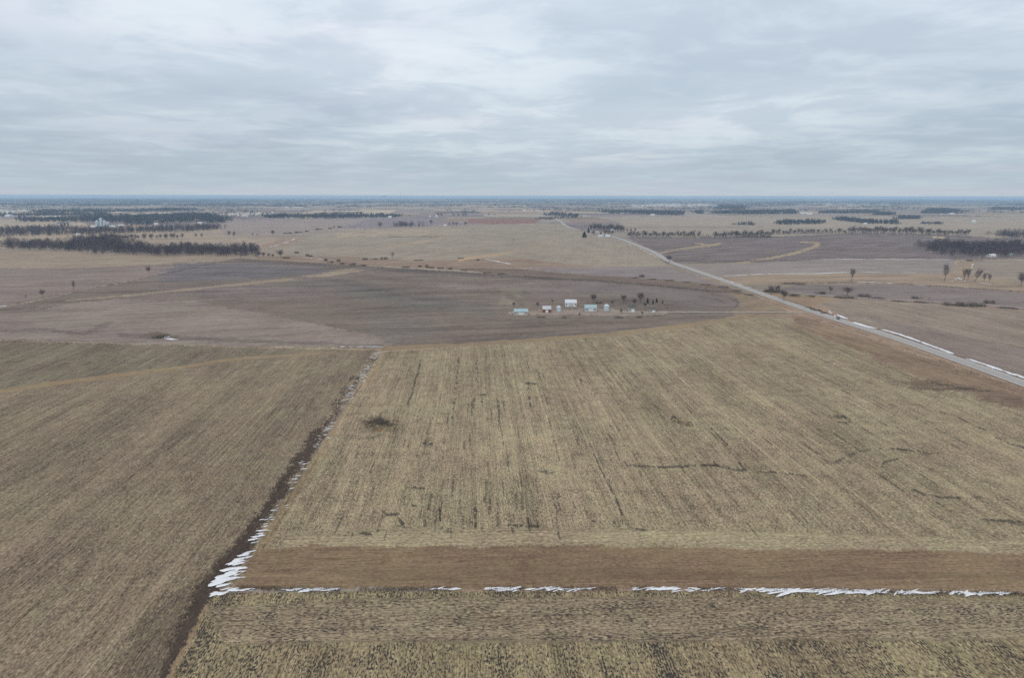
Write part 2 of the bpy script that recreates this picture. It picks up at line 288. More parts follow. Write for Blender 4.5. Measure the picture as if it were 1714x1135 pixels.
zone(None, '', [(345, 1020), (700, 1000), (1200, 1000), (1714, 1005), (2500, 1020), (2500, 1086), (1714, 1072), (1200, 1072), (700, 1076), (380, 1078)], (129, 118, 98), EW, (1.1, .3, .85))
zone('grass', 'thin tan grass edge of the bottom stubble field at its left', [(356, 1000), (344, 1030), (322, 1078), (292, 1135), (230, 1260), (215, 1260), (270, 1150), (312, 1075), (340, 1018)], (130, 115, 92), NS, (.6, .6, .3), cat='grass', soft=2.2)
# --- grass waterways and turnrows (painted tan lines in the photograph)
TAN = (148, 134, 112)
ways = [
 ('grassed waterway crossing the far left end of the tilled field', [(110, 503), (190, 497), (300, 486), (430, 473), (520, 463), (600, 451), (640, 446)], [.8, 1.2, 1.8, 2.2, 3.2, 4, 1], (140, 128, 111)),
 ('tan grassed waterway crossing the left stubble field', [(-60, 663), (0, 655), (100, 641), (250, 622), (380, 603), (470, 594), (560, 590)], [3.5, 3.5, 3.2, 2.8, 2.2, 1.6, .8], (136, 120, 95)),
 ('tan turnrow where the tilled field meets the olive stubble', [(640, 584), (700, 581), (880, 570), (1000, 561), (1120, 549), (1200, 538), (1250, 530)], [3.5, 3, 3.2, 3.4, 3.6, 4, 3], (136, 121, 98)),
 ('forked tan waterway in the dark field just right of the road', [(1105, 424), (1130, 418), (1160, 414), (1184, 411), (1207, 407.5)], [.8, 1.1, 1.6, 2, 1.4], TAN),
 ('curving tan waterway with a hooked end in the dark ploughed field', [(1238, 440), (1290, 432), (1330, 424), (1352, 417), (1368, 411), (1371, 408.5), (1362, 406), (1340, 405)], [1.2, 1.6, 2.2, 2.4, 2.6, 2.4, 1.6, 1], TAN),
 ('small tan bare knob at the far edge of the dark ploughed field', [(1562, 397), (1580, 398)], [1.5, 1.2], (168, 150, 126)),
 ('thin grass line on the south side of the dark ploughed field', [(1130, 442.5), (1200, 442), (1262, 440)], .9, (140, 130, 112)),
 ('faint curving waterway in the pale centre field', [(570, 428), (640, 416), (690, 408), (715, 403), (742, 397)], [1, 1.3, 1.5, 1.6, 1.2], (152, 138, 118)),
 ('faint curved contour strip left in the pale centre field', [(880, 420), (910, 410), (925, 402), (935, 394)], [.9, 1.3, 1.2, .7], (150, 134, 112)),
 ('tan creek bottom with gravel bars in the centre', [(770, 436), (790, 431), (818, 428), (850, 424), (868, 418)], [2.4, 2.2, 1.8, 1.1, .8], (160, 138, 110)),
]
zone(None, '', [(1163, 407), (1175, 408), (1186, 412)], TAN, line=[.8, 1.3, 1.6])
for lab, pl, wd, c in ways: zone('grass', lab, pl, c, R(70), (.3, .4, .1), line=wd, cat='grass')
# darker headland and hedge-foot lines, soil scars and rills
wdm = lambda w_: .5 * (max(w_) if isinstance(w_, list) else w_)
for pl, wd, c in (
  ([(650, 396), (700, 396.5), (748, 395)], [.6, 1, .7], (98, 92, 82)), ([(1128, 436), (1290, 437), (1420, 431), (1600, 434), (1650, 436)], 1.0, (92, 82, 82)),
  ([(1052, 398), (1160, 398), (1320, 396), (1420, 391.5), (1560, 393), (1714, 402)], .9, (80, 72, 76)), ([(985, 381.5), (1100, 380), (1280, 380)], .5, (100, 92, 92)),
  ([(400, 436), (600, 448), (800, 460), (1000, 470), (1240, 491)], [2, 3, 3, 2, 1.5], (88, 80, 78)), ([(480, 462), (600, 474), (740, 498)], [3, 4, 2], (102, 94, 90)),
  ([(560, 470), (700, 500), (850, 512)], [2.5, 3, 2], (98, 91, 88)), ([(0, 556), (70, 552), (150, 560)], [2, 3, 2], (98, 90, 86)), ([(200, 560), (300, 566), (420, 571), (640, 579)], [3, 3, 3, 2], (98, 91, 88)),
  ([(150, 553), (178, 543), (190, 538)], [2.5, 4, 2], (104, 98, 92)), ([(760, 574), (860, 566), (1000, 556), (1110, 545)], 2, (98, 91, 88)),
  ([(850, 495), (870, 505), (876, 512)], [3, 4, 2], (96, 88, 82)), ([(1190, 492), (1220, 498), (1236, 506), (1232, 513)], 1.4, (92, 84, 80)), ([(1170, 496), (1200, 501), (1214, 508)], 1.0, (94, 86, 82)), ([(1160, 508), (1200, 514), (1232, 514)], 1.0, (98, 90, 86)),
  ([(240, 560), (262, 558), (300, 567)], [1, 3, 1], (88, 78, 66)),
  ([(1520, 649), (1570, 652), (1640, 654)], [1, 2.4, 1.2], (82, 70, 60)),
  ([(600, 712), (622, 706), (650, 700), (668, 706)], [2, 3, 3, 1], (108, 102, 84)), ([(608, 714), (636, 708), (662, 714)], [6, 13, 5], (106, 98, 76)), ([(612, 711), (636, 706), (656, 710)], [4, 9, 4], (74, 64, 54)), ([(618, 710), (638, 706), (650, 710)], [3, 6, 3], (44, 38, 34)), ([(624, 720), (640, 719)], 2.5, (128, 100, 68)), ([(600, 734), (622, 733), (640, 728)], [1.5, 3, 1.5], (104, 101, 82)),
  ([(1126, 702), (1144, 706), (1158, 712)], [3, 7, 3], (126, 112, 86)),
  ):
    m = nearline(pl, jx + 1.4 * wdm(wd) * (SN[0] + GR[0]), jy + .9 * wdm(wd) * (SN[1] + GR[1]), wd); C3[m] = C3[m] * .35 + .65 * np.array(srgb(*c))
brk = vnoise(X / .9, Y / .9, 31) * .6 + vnoise(X / 3.5, Y / 3.5, 32) * .6
for pl, wd, th in (
  ([(1050, 780), (1110, 783), (1160, 780), (1200, 779), (1222, 784), (1248, 789)], [1, 1.6, 1.6, 2, 2.4, 2], .5), ([(1196, 773), (1202, 780)], 1.6, .3), ([(1238, 775), (1246, 787)], 2, .3),
  ([(1270, 790), (1300, 791), (1350, 799)], [1.3, 1.8, 1], .52), ([(1396, 776), (1412, 766), (1440, 757), (1458, 752)], [1.8, 1.8, 1.2, .8], .5), ([(1470, 752), (1500, 751), (1530, 754), (1556, 760), (1590, 757)], [1.2, 1.6, 1.8, 1.3, .6], .5),
  ([(1474, 780), (1482, 774), (1502, 769)], [1.5, 2, 1.5], .5), ([(1528, 820), (1545, 828), (1570, 833), (1610, 833), (1645, 832)], [2, 2.6, 2, 1.6, 1], .48), ([(1562, 838), (1580, 848)], 1.4, .6),
  ([(1640, 870), (1680, 872), (1714, 876), (1760, 878)], [1.2, 2.5, 3, 2], .5), ([(1390, 695), (1410, 698), (1420, 706), (1404, 708)], [3, 5, 5, 3], .62), ([(1668, 732), (1690, 742), (1716, 750)], [1.5, 2.2, 2.5], .5),
  ([(1126, 700), (1144, 706), (1158, 712)], [4, 8, 4], .64), ([(985, 741), (1000, 775), (1016, 805), (1036, 850), (1044, 876)], [.8, 1.2, 1.2, 1.6, 1], .45), ([(705, 604), (693, 645), (682, 678)], [1, 1.6, 1.3], .46),
  ([(832, 665), (838, 712), (842, 745)], [1.4, 1.4, 1], .5), ([(797, 596), (800, 640)], 1.2, .62), ([(768, 600), (764, 650), (758, 700)], 1.6, .6), ([(735, 850), (738, 884)], [1.5, 2.6], .4), ([(795, 850), (796, 882)], [1.8, 2.6], .42), ([(850, 880), (900, 882)], 2, .5),
  ([(668, 870), (674, 880)], 3, .45), ([(604, 892), (620, 894)], 2.6, .45), ([(918, 700), (926, 735), (936, 770)], 1.1, .58), ([(884, 640), (888, 680)], 1.6, .6), ([(880, 642), (896, 643)], 1.6, .4), ([(798, 661), (812, 661)], 1.8, .4), ([(708, 742), (724, 743)], 1.7, .4),
  ([(900, 790), (924, 791)], 1.5, .4), ([(645, 861), (670, 861)], 2.5, .5), ([(690, 846), (708, 847)], 2, .45), ([(690, 817), (710, 818)], 1.5, .45), ([(1560, 640), (1600, 650), (1660, 655)], 1.6, .5), ([(1060, 885), (1080, 888)], 1.5, .5), ([(980, 870), (1012, 874)], 2.2, .55)):
    m = nearline(pl, jx + .8 * (SN[0] + GR[0]), jy + .8 * (SN[1] + GR[1]), wd) & (brk > th); C3[m] = C3[m] * .18 + .82 * np.array([.050, .047, .040])

# short runs of bare wet soil left along single rows, thickest in the left half of the big stubble field
rdm = random.Random(11)
for k in range(190):
    x = rdm.uniform(500, 1060) if k % 3 else rdm.uniform(700, 1650); y = 905 - 300 * rdm.random() ** 1.1
    if x < 640 + (600 - y) * .55 + 40 or y < 612 + max(0, (x - 1350) * .35): continue
    a = pt(x, y); ln_ = rdm.uniform(2, 16) * (1 + (900 - y) / 250); q = proj(np.array([[a[0], a[1], a[2]], [a[0] + rdm.uniform(-.4, .4), a[1] + ln_, 0.0]])); wd_ = rdm.uniform(.22, .55) / mpp(x, y)
    m = nearline([tuple(q[0]), tuple(q[1])], PX[..., 0] + .3 * GR[0], PX[..., 1], max(wd_, .55)) & (brk > rdm.uniform(.42, .62)); C3[m] = C3[m] * .35 + .65 * np.array([.060, .052, .044])
for k in range(46):
    x = rdm.uniform(660, 1500); y = rdm.uniform(620, 800); a = pt(x, y); q = proj(np.array([list(a), [a[0], a[1] + rdm.uniform(30, 160), 0.0]]))
    if q[1][1] < 560 + max(0, (q[1][0] - 1300) * .4): continue
    m = nearline([tuple(q[0]), tuple(q[1])], PX[..., 0], PX[..., 1], .7) & (brk > .4); C3[m] = np.minimum(C3[m] * 1.22, .5)
cosA, sinA = np.cos(ANG), np.sin(ANG)
U = X * cosA - Y * sinA; Vv = X * sinA + Y * cosA

def ground_material():
    m = bpy.data.materials.new('farmland'); m.use_nodes = True; t = m.node_tree; b = t.nodes['Principled BSDF']; Ln = t.links.new
    b.inputs['Roughness'].default_value = .95; b.inputs['Specular IOR Level'].default_value = .1
    def nd(k, **kw):
        n = t.nodes.new(k)
        for a, v in kw.items(): setattr(n, a, v)
        return n
    def att(n): a = nd('ShaderNodeAttribute', attribute_name=n); return a
    def mt(op, a, b_=None, c=None, clamp=False):
        n = nd('ShaderNodeMath', operation=op, use_clamp=clamp)
        for i, v in enumerate((a, b_, c)):
            if v is None: continue
            if isinstance(v, (int, float)): n.inputs[i].default_value = v
            else: Ln(v, n.inputs[i])
        return n.outputs[0]
    uv = att('rowuv'); par = att('par'); sp = nd('ShaderNodeSeparateXYZ'); Ln(par.outputs['Vector'], sp.inputs[0]); Rr, Gg, Bb = sp.outputs
    geo = nd('ShaderNodeNewGeometry')
    def noise(src, sx, sy, detail=2, rough=.5, off=0):
        mp = nd('ShaderNodeMapping'); mp.inputs['Scale'].default_value = (1 / sx, 1 / sy, 0); mp.inputs['Location'].default_value = (off, off * .37, 0); Ln(src, mp.inputs[0])
        n = nd('ShaderNodeTexNoise', noise_dimensions='2D'); n.inputs['Scale'].default_value = 1; n.inputs['Detail'].default_value = detail; n.inputs['Roughness'].default_value = rough
        Ln(mp.outputs[0], n.inputs['Vector']); return n.outputs[0]
    def ss(v, a, b_, lo=0., hi=1.):
        n = nd('ShaderNodeMapRange', interpolation_type='SMOOTHSTEP')
        for i, q in enumerate((a, b_, lo, hi)): n.inputs[i + 1].default_value = q
        Ln(v, n.inputs[0]); return n.outputs[0]
    ruv = uv.outputs['Vector']; pos = geo.outputs['Position']
    su = nd('ShaderNodeSeparateXYZ'); Ln(ruv, su.inputs[0])
    rows = mt('SINE', mt('MULTIPLY', mt('ADD', su.outputs[0], mt('MULTIPLY', noise(ruv, 6, 14, 1), .5)), 2 * math.pi / .76))
    n1 = noise(ruv, .55, 1.7, 3, .6)            # clods and husks in the row
    n2 = noise(ruv, .7, 14, 3, .6, 11)           # single rows
    n3 = noise(ruv, 4.6, 160, 3, .55, 23)        # machine passes
    n3b = noise(ruv, 14, 300, 2, .5, 71)
    n4 = noise(pos, 45, 45, 4, .55, 5)           # soil mottling
    n5 = noise(pos, 6, 6, 4, .6, 17)
    n6 = noise(ruv, 30, 130, 4, .6, 41)          # long stretched stains
    n7 = noise(pos, 170, 170, 3, .5, 63)
    n8 = noise(pos, 1.3, 1.3, 4, .7, 91)
    n9 = noise(ruv, 1.5, 60, 2, .6, 33); n10 = noise(ruv, 2.2, 9, 3, .65, 47)
    c = lambda n, k: mt('MULTIPLY', mt('SUBTRACT', n, .5), k)
    stub = mt('ADD', mt('ADD', c(n1, 2.0), mt('MULTIPLY', rows, .14)), mt('ADD', c(n2, 1.5), c(n8, 1.5)))
    strk = mt('ADD', mt('ADD', c(n3, .62), c(n6, .95)), mt('ADD', c(n3b, .3), mt('ADD', c(n9, .8), c(n10, .7))))
    # every combine pass has its own tone, with a pale line of chaff where two passes meet
    pid = mt('FLOOR', mt('DIVIDE', su.outputs[0], 4.57)); wno = nd('ShaderNodeTexWhiteNoise', noise_dimensions='1D'); Ln(pid, wno.inputs['W'])
    pid2 = mt('FLOOR', mt('DIVIDE', su.outputs[0], .762)); wn2 = nd('ShaderNodeTexWhiteNoise', noise_dimensions='1D'); Ln(pid2, wn2.inputs['W'])
    edge = ss(mt('ABSOLUTE', mt('SUBTRACT', mt('FRACT', mt('DIVIDE', su.outputs[0], 9.14)), .5)), .45, .49); wn3 = nd('ShaderNodeTexWhiteNoise', noise_dimensions='1D'); Ln(mt('FLOOR', mt('ADD', mt('DIVIDE', su.outputs[0], 9.14), .5)), wn3.inputs['W'])
    pas = mt('ADD', c(wno.outputs[0], .20), mt('ADD', c(wn2.outputs[0], .12), mt('MULTIPLY', mt('MULTIPLY', edge, mt('POWER', wn3.outputs[0], 2)), .42)))
    trk = ss(mt('ABSOLUTE', mt('SUBTRACT', mt('ABSOLUTE', mt('SUBTRACT', mt('FRACT', mt('DIVIDE', mt('ADD', su.outputs[0], mt('MULTIPLY', noise(ruv, 40, 120, 2, .5, 83), 1.2)), 27.4)), .5)), .04)), .016, .008)
    pas = mt('SUBTRACT', pas, mt('MULTIPLY', trk, mt('MULTIPLY', ss(noise(ruv, 20, 90, 2, .5, 87), .42, .6), .16)))
    v = mt('ADD', mt('ADD', mt('MULTIPLY', stub, Rr), mt('MULTIPLY', pas, mt('MINIMUM', Rr, 1.0))), mt('MULTIPLY', strk, Gg))
    v = mt('ADD', v, mt('ADD', mt('ADD', c(n4, .42), c(n5, .5)), c(n7, .3)))
    v = mt('MAXIMUM', mt('ADD', v, 1.0), .25)
    base = nd('ShaderNodeMix', data_type='RGBA', blend_type='MULTIPLY'); base.inputs[0].default_value = 1
    Ln(att('col').outputs['Color'], base.inputs[6]); cc = nd('ShaderNodeCombineXYZ'); [Ln(v, cc.inputs[i]) for i in range(3)]; Ln(cc.outputs[0], base.inputs[7])
    # drift between straw green and pinkish soil
    tint = nd('ShaderNodeMix', data_type='RGBA'); Ln(ss(mt('ADD', mt('MULTIPLY', n5, .5), mt('ADD', mt('MULTIPLY', n4, .4), mt('MULTIPLY', n8, .13))), .42, .64), tint.inputs[0])
    tint.inputs[6].default_value = (1.05, .98, .985, 1); tint.inputs[7].default_value = (.995, 1.0, .945, 1)
    b2 = nd('ShaderNodeMix', data_type='RGBA', blend_type='MULTIPLY'); b2.inputs[0].default_value = 1; Ln(base.outputs[2], b2.inputs[6]); Ln(tint.outputs[2], b2.inputs[7])
    # bare wet soil showing between the rows: dashes along the row
    dash = noise(ruv, .5, 1.3, 2, .5, 53); dens = noise(pos, 9, 9, 3, .6, 77)
    thr = mt('ADD', dash, mt('ADD', mt('MULTIPLY', rows, .06), mt('ADD', c(dens, .42), mt('ADD', c(n2, .4), c(n3, .35)))))
    spot = mt('MULTIPLY', ss(mt('ADD', thr, mt('MULTIPLY', Bb, .07)), .655, .70), mt('MULTIPLY', Bb, 1.15), clamp=True)
    lng = mt('MULTIPLY', ss(mt('ADD', noise(ruv, .9, 22, 3, .7, 29), c(dens, .4)), .66, .74), mt('MULTIPLY', Bb, .5), clamp=True)
    b3 = nd('ShaderNodeMix', data_type='RGBA'); Ln(mt('MAXIMUM', spot, lng), b3.inputs[0]); Ln(b2.outputs[2], b3.inputs[6]); b3.inputs[7].default_value = (.050, .043, .038, 1)
    Ln(b3.outputs[2], b.inputs['Base Color'])
    bp = nd('ShaderNodeBump'); bp.inputs['Strength'].default_value = .35; bp.inputs['Distance'].default_value = .15; Ln(mt('ADD', n1, mt('MULTIPLY', rows, .15)), bp.inputs['Height']); Ln(bp.outputs[0], b.inputs['Normal'])
    return m
GM = ground_material()
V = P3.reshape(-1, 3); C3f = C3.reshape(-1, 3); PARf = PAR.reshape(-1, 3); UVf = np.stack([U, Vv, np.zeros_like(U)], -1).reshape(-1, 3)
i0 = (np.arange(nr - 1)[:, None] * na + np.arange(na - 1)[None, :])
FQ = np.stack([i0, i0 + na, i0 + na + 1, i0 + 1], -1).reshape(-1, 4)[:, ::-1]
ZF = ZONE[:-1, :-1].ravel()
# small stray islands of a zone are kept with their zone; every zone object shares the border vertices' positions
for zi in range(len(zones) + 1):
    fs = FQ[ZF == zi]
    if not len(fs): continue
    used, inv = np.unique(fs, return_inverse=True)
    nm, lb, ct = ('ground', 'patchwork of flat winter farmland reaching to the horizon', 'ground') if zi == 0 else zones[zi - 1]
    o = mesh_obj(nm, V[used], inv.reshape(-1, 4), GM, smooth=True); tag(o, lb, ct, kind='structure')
    for an, arr in (('col', C3f), ('par', PARf), ('rowuv', UVf)):
        a = o.data.attributes.new(an, 'FLOAT_VECTOR', 'POINT'); a.data.foreach_set('vector', arr[used].astype(np.float32).ravel())

# ------------------------------------------------------------------ roads: draped ribbons
def resample(P, step):
    P = np.asarray(P, float)[:, :2]; out = [P[0]]
    # Catmull-Rom through the points, then even steps
    Q = np.vstack([2 * P[0] - P[1], P, 2 * P[-1] - P[-2]])
    for i in range(1, len(Q) - 2):
        n = max(2, int(np.hypot(*(Q[i + 1] - Q[i])) / step))
        for k in range(1, n + 1):
            t = k / n; a, b, c, d = Q[i - 1], Q[i], Q[i + 1], Q[i + 2]
            out.append(.5 * (2 * b + (c - a) * t + (2 * a - 5 * b + 4 * c - d) * t * t + (3 * b - a - 3 * c + d) * t ** 3))
    return np.array(out)
def ribbon(name, label, C, off, wl, wr, lift, m, parent=None, cat='road', crown=0.0, kind='structure'):
    T = np.gradient(C, axis=0); T /= np.linalg.norm(T, axis=1)[:, None]; Nn = np.stack([T[:, 1], -T[:, 0]], 1)
    cols = [off - wl, off, off + wr]; vs = []
    for k, o_ in enumerate(cols):
        q = C + Nn * o_; vs.append(np.column_stack([q, hgt(q[:, 0], q[:, 1]) + lift + (crown if k == 1 else 0)]))
    Vr = np.stack(vs, 1).reshape(-1, 3); n = len(C); i = np.arange(n - 1)
    f = np.concatenate([np.stack([i * 3 + k, i * 3 + k + 1, (i + 1) * 3 + k + 1, (i + 1) * 3 + k], -1) for k in (0, 1)])
    o = mesh_obj(name, Vr, f, m, parent, True)
    if label: tag(o, label, cat, kind=kind)
    return o
road_px = [(1850, 692), (1714, 643), (1600, 602), (1500, 567), (1400, 535), (1320, 508), (1260, 487), (1200, 466), (1160, 452), (1120, 437.5), (1092, 421), (1060, 408.5), (1040, 400.5), (1020, 394.5), (1004, 389), (992, 386), (970, 384), (958, 382), (946, 377), (932, 367), (910, 358), (893, 350), (880, 346)]
RC = resample(at(*np.array(road_px).T), 12)
near = np.hypot(RC[:, 0], RC[:, 1]) < 2300
ribbon('road', 'straight grey paved country road climbing away past the farmstead', RC, 0, 3.8, 3.8, .42, M['asphalt'], crown=.06)
ribbon('road_shoulder', 'pale gravel shoulder on the near side of the paved road', RC, 5.0, 1.19, 1.3, .36, M['gravel'], cat='shoulder')
ribbon('road_shoulder', 'pale gravel shoulder on the far side of the paved road', RC, -5.0, 1.3, 1.19, .36, M['gravel'], cat='shoulder')
ribbon('road_line', 'faint yellow centre line along the paved road', RC[near], 0, .12, .12, .50, M['line'], cat='line')
lane = resample(at(*np.array([(1350, 523.5), (1325, 523), (1220, 523), (1120, 523), (1085, 524), (1040, 523)]).T), 8)
ribbon('lane', 'narrow pale gravel lane from the road to the farmstead', lane, 0, 1.7, 1.7, .34, M['gravel'])
track = resample(at(*np.array([(1262, 485), (1300, 489), (1380, 495), (1460, 501), (1600, 508.5), (1714, 517), (2000, 545)]).T), 10)
ribbon('track', 'grey gravel track running right past the brush from the paved road', track, 0, 3.2, 3.2, .45, M['ballast'])

# ------------------------------------------------------------------ snow: low drifts in the lee of fence lines and ditches
def drifts(label, items):
    """items: (x, y, length, width, heading) in metres on the land -> one object of thin domes"""
    vs, fs, b = [], [], 0; n = 14
    for (x, y, ln, wd, hd) in items:
        c, s = math.cos(hd), math.sin(hd); h_ = min(.28, .12 * wd + .05)
        for k, (sc, zz_) in enumerate(((1, 0), (.62, .8), (0.2, 1))):
            for i in range(n):
                a = 2 * math.pi * i / n; rj = 1 + (.28 if k == 0 else .15) * math.sin(3 * a + x) * math.cos(2 * a + y * 1.3) + (.12 * random.uniform(-1, 1) if k == 0 else 0)
                u_, v_ = ln / 2 * sc * rj * math.cos(a), wd / 2 * sc * rj * math.sin(a) * (1 - .35 * math.cos(a))
                q = (x + c * u_ - s * v_, y + s * u_ + c * v_)
                vs.append((q[0], q[1], .32 + zz_ * h_))
        for k in (0, 1):
            for i in range(n): fs.append((b + k * n + i, b + k * n + (i + 1) % n, b + (k + 1) * n + (i + 1) % n, b + (k + 1) * n + i))
        for i in range(1, n // 2): fs.append((b + 2 * n + i - 1, b + 2 * n + i, b + 2 * n + n - 1 - i, b + 2 * n + (n - i) % n))
        b += 3 * n
    vs = np.array(vs); vs[:, 2] += hgt(vs[:, 0], vs[:, 1])
    o = mesh_obj('snow', vs, np.array(fs), M['snow'], smooth=True); tag(o, label, 'snow', kind='stuff'); return o
def along(pts, n, ln, wd, hd=None, jit=1.0, sprd=.5, gap=0.0, spread_dir=None):
    C = resample(at(*np.array(pts, float).T), 2.0); out = []
    for _ in range(n):
        i = random.randrange(len(C) - 1)
        if gap and vnoise(np.array([C[i][0] / 13]), np.array([C[i][1] / 13]), 3)[0] < gap: continue
        t = C[i + 1] - C[i]; a = math.atan2(t[1], t[0]) + random.uniform(-.05, .05) if hd is None else hd + random.gauss(0, .22)
        k = random.uniform(*sprd) if isinstance(sprd, tuple) else random.uniform(-sprd, sprd)
        nrm = np.array([t[1], -t[0]]) / np.linalg.norm(t)
        p = C[i] + nrm * k
        s_ = random.uniform(.35, 1.3); out.append((p[0], p[1], ln * s_, wd * s_ * random.uniform(.6, 1.3), a))
    return out
diag = [(634, 590), (590, 655), (540, 735), (490, 815), (440, 890), (405, 945), (385, 975)]
it = along(diag, 150, 2.4, .6, R(15), sprd=1.0, gap=.35) + along(diag[4:], 34, 4, 1.1, R(18), sprd=(-1.0, 1.6), gap=.2) + along(diag, 90, 2.2, .5, R(20), sprd=(1.0, 3.0), gap=.4) + along(diag, 60, 2, .5, R(20), sprd=(-4, -2), gap=.45)
for (a, b_, l_, w_) in ((376, 972, 9, 3.2), (366, 978, 7, 2.4), (385, 955, 8, 2.4), (392, 944, 7, 2), (402, 938, 6, 2.0), (380, 965, 9, 2.6), (410, 930, 5, 1.6), (372, 982, 6, 1.6)):
    p = pt(a, b_); it.append((p[0], p[1], l_ * .8, w_ * .85, R(28) + random.uniform(-.2, .2)))
drifts('white snow drifts strung along the diagonal fence line', it)
bot = [(378, 989), (520, 989), (640, 988.5), (850, 987), (1000, 987), (1200, 988), (1400, 991), (1714, 996), (1900, 1000)]
it = along(bot, 330, 3.2, .55, R(10), sprd=.55, gap=.36) + along([(1290, 991), (1400, 993), (1560, 995)], 34, 8, .8, R(3), sprd=.8) + along(bot, 60, 3.4, .55, R(14), sprd=(.5, 1.5), gap=.45)
it += along([(360, 996), (385, 993)], 10, 3, .9, R(20), sprd=1)
drifts('white snow drifts along the fence line above the bottom field', it)
it = along([(1402, 528), (1440, 544), (1500, 559), (1600, 595), (1714, 634), (1850, 683)], 460, 8, 1.5, None, sprd=(-2.0, 1.0), gap=.22) + along([(1390, 522), (1400, 532)], 10, 5, 1.6, sprd=2)
drifts('band of white snow in the ditch right of the paved road', it)
def line_snow(label, pts, n, ln, wd, gap=.3, sp=1.0): drifts(label, along(pts, n, ln, wd, None, sprd=sp, gap=gap))
line_snow('thin snow line between the mauve field and the straw grass', [(1200, 463), (1290, 459), (1370, 458), (1420, 456), (1480, 456), (1530, 457)], 60, 22, 2.6, .35)
line_snow('thin snow line along the lower edge of the straw grass', [(1440, 472.5), (1480, 474), (1520, 477), (1560, 479)], 26, 20, 2.4, .2)
line_snow('thin snow line under the dark ploughed field', [(1380, 434.5), (1480, 434), (1600, 435)], 40, 26, 3, .3)
line_snow('short snow streaks beside the grassy draw at the right', [(1626, 449), (1630, 441)], 6, 18, 3, 0)
line_snow('snow scraps at the feet of the pole like trees', [(1596, 472), (1604, 466), (1618, 472), (1640, 474), (1700, 480)], 14, 8, 2, 0, 2)
line_snow('snow streaks down the creek in the centre', [(812, 434), (826, 436), (838, 439), (854, 442)], 26, 14, 3.5, 0)
line_snow('snow scraps in the brushy hollow left of centre', [(505, 431), (540, 434), (560, 436)], 12, 10, 2.5, 0, 2)
line_snow('broken snow streak along the far fence row left of centre', [(446, 415), (466, 410), (484, 404), (497, 398)], 16, 24, 5, .1)
line_snow('snow scraps along the roadside south of the far farmstead', [(1046, 408), (1070, 416), (1096, 430)], 14, 16, 2.4, .2)
line_snow('snow scraps beside the road near the brush', [(1190, 461), (1230, 474), (1262, 483)], 14, 8, 1.6, .2)
line_snow('snow line on the near edge of the dark tilled field', [(560, 581), (600, 581), (640, 581)], 20, 5, .8, .1)
line_snow('white snow patch at the left end of the ditch', [(-20, 518), (0, 514), (12, 512)], 8, 8, 3, 0)
line_snow('white snow patch on the left edge of the tilled field', [(-30, 569), (-5, 570), (10, 571)], 8, 6, 1.6, 0)
line_snow('pale snow streak in the distant field', [(1180, 360.5), (1204, 361)], 8, 60, 14, 0)  # long pale drifts lying far out
drifts('white snow patch beside the dark brush in the tilled field', [(*pt(285, 568)[:2], 9, 4.5, R(-20)), (*pt(280, 565)[:2], 4, 8, 0), (*pt(292, 569)[:2], 8, 2.2, 0)])

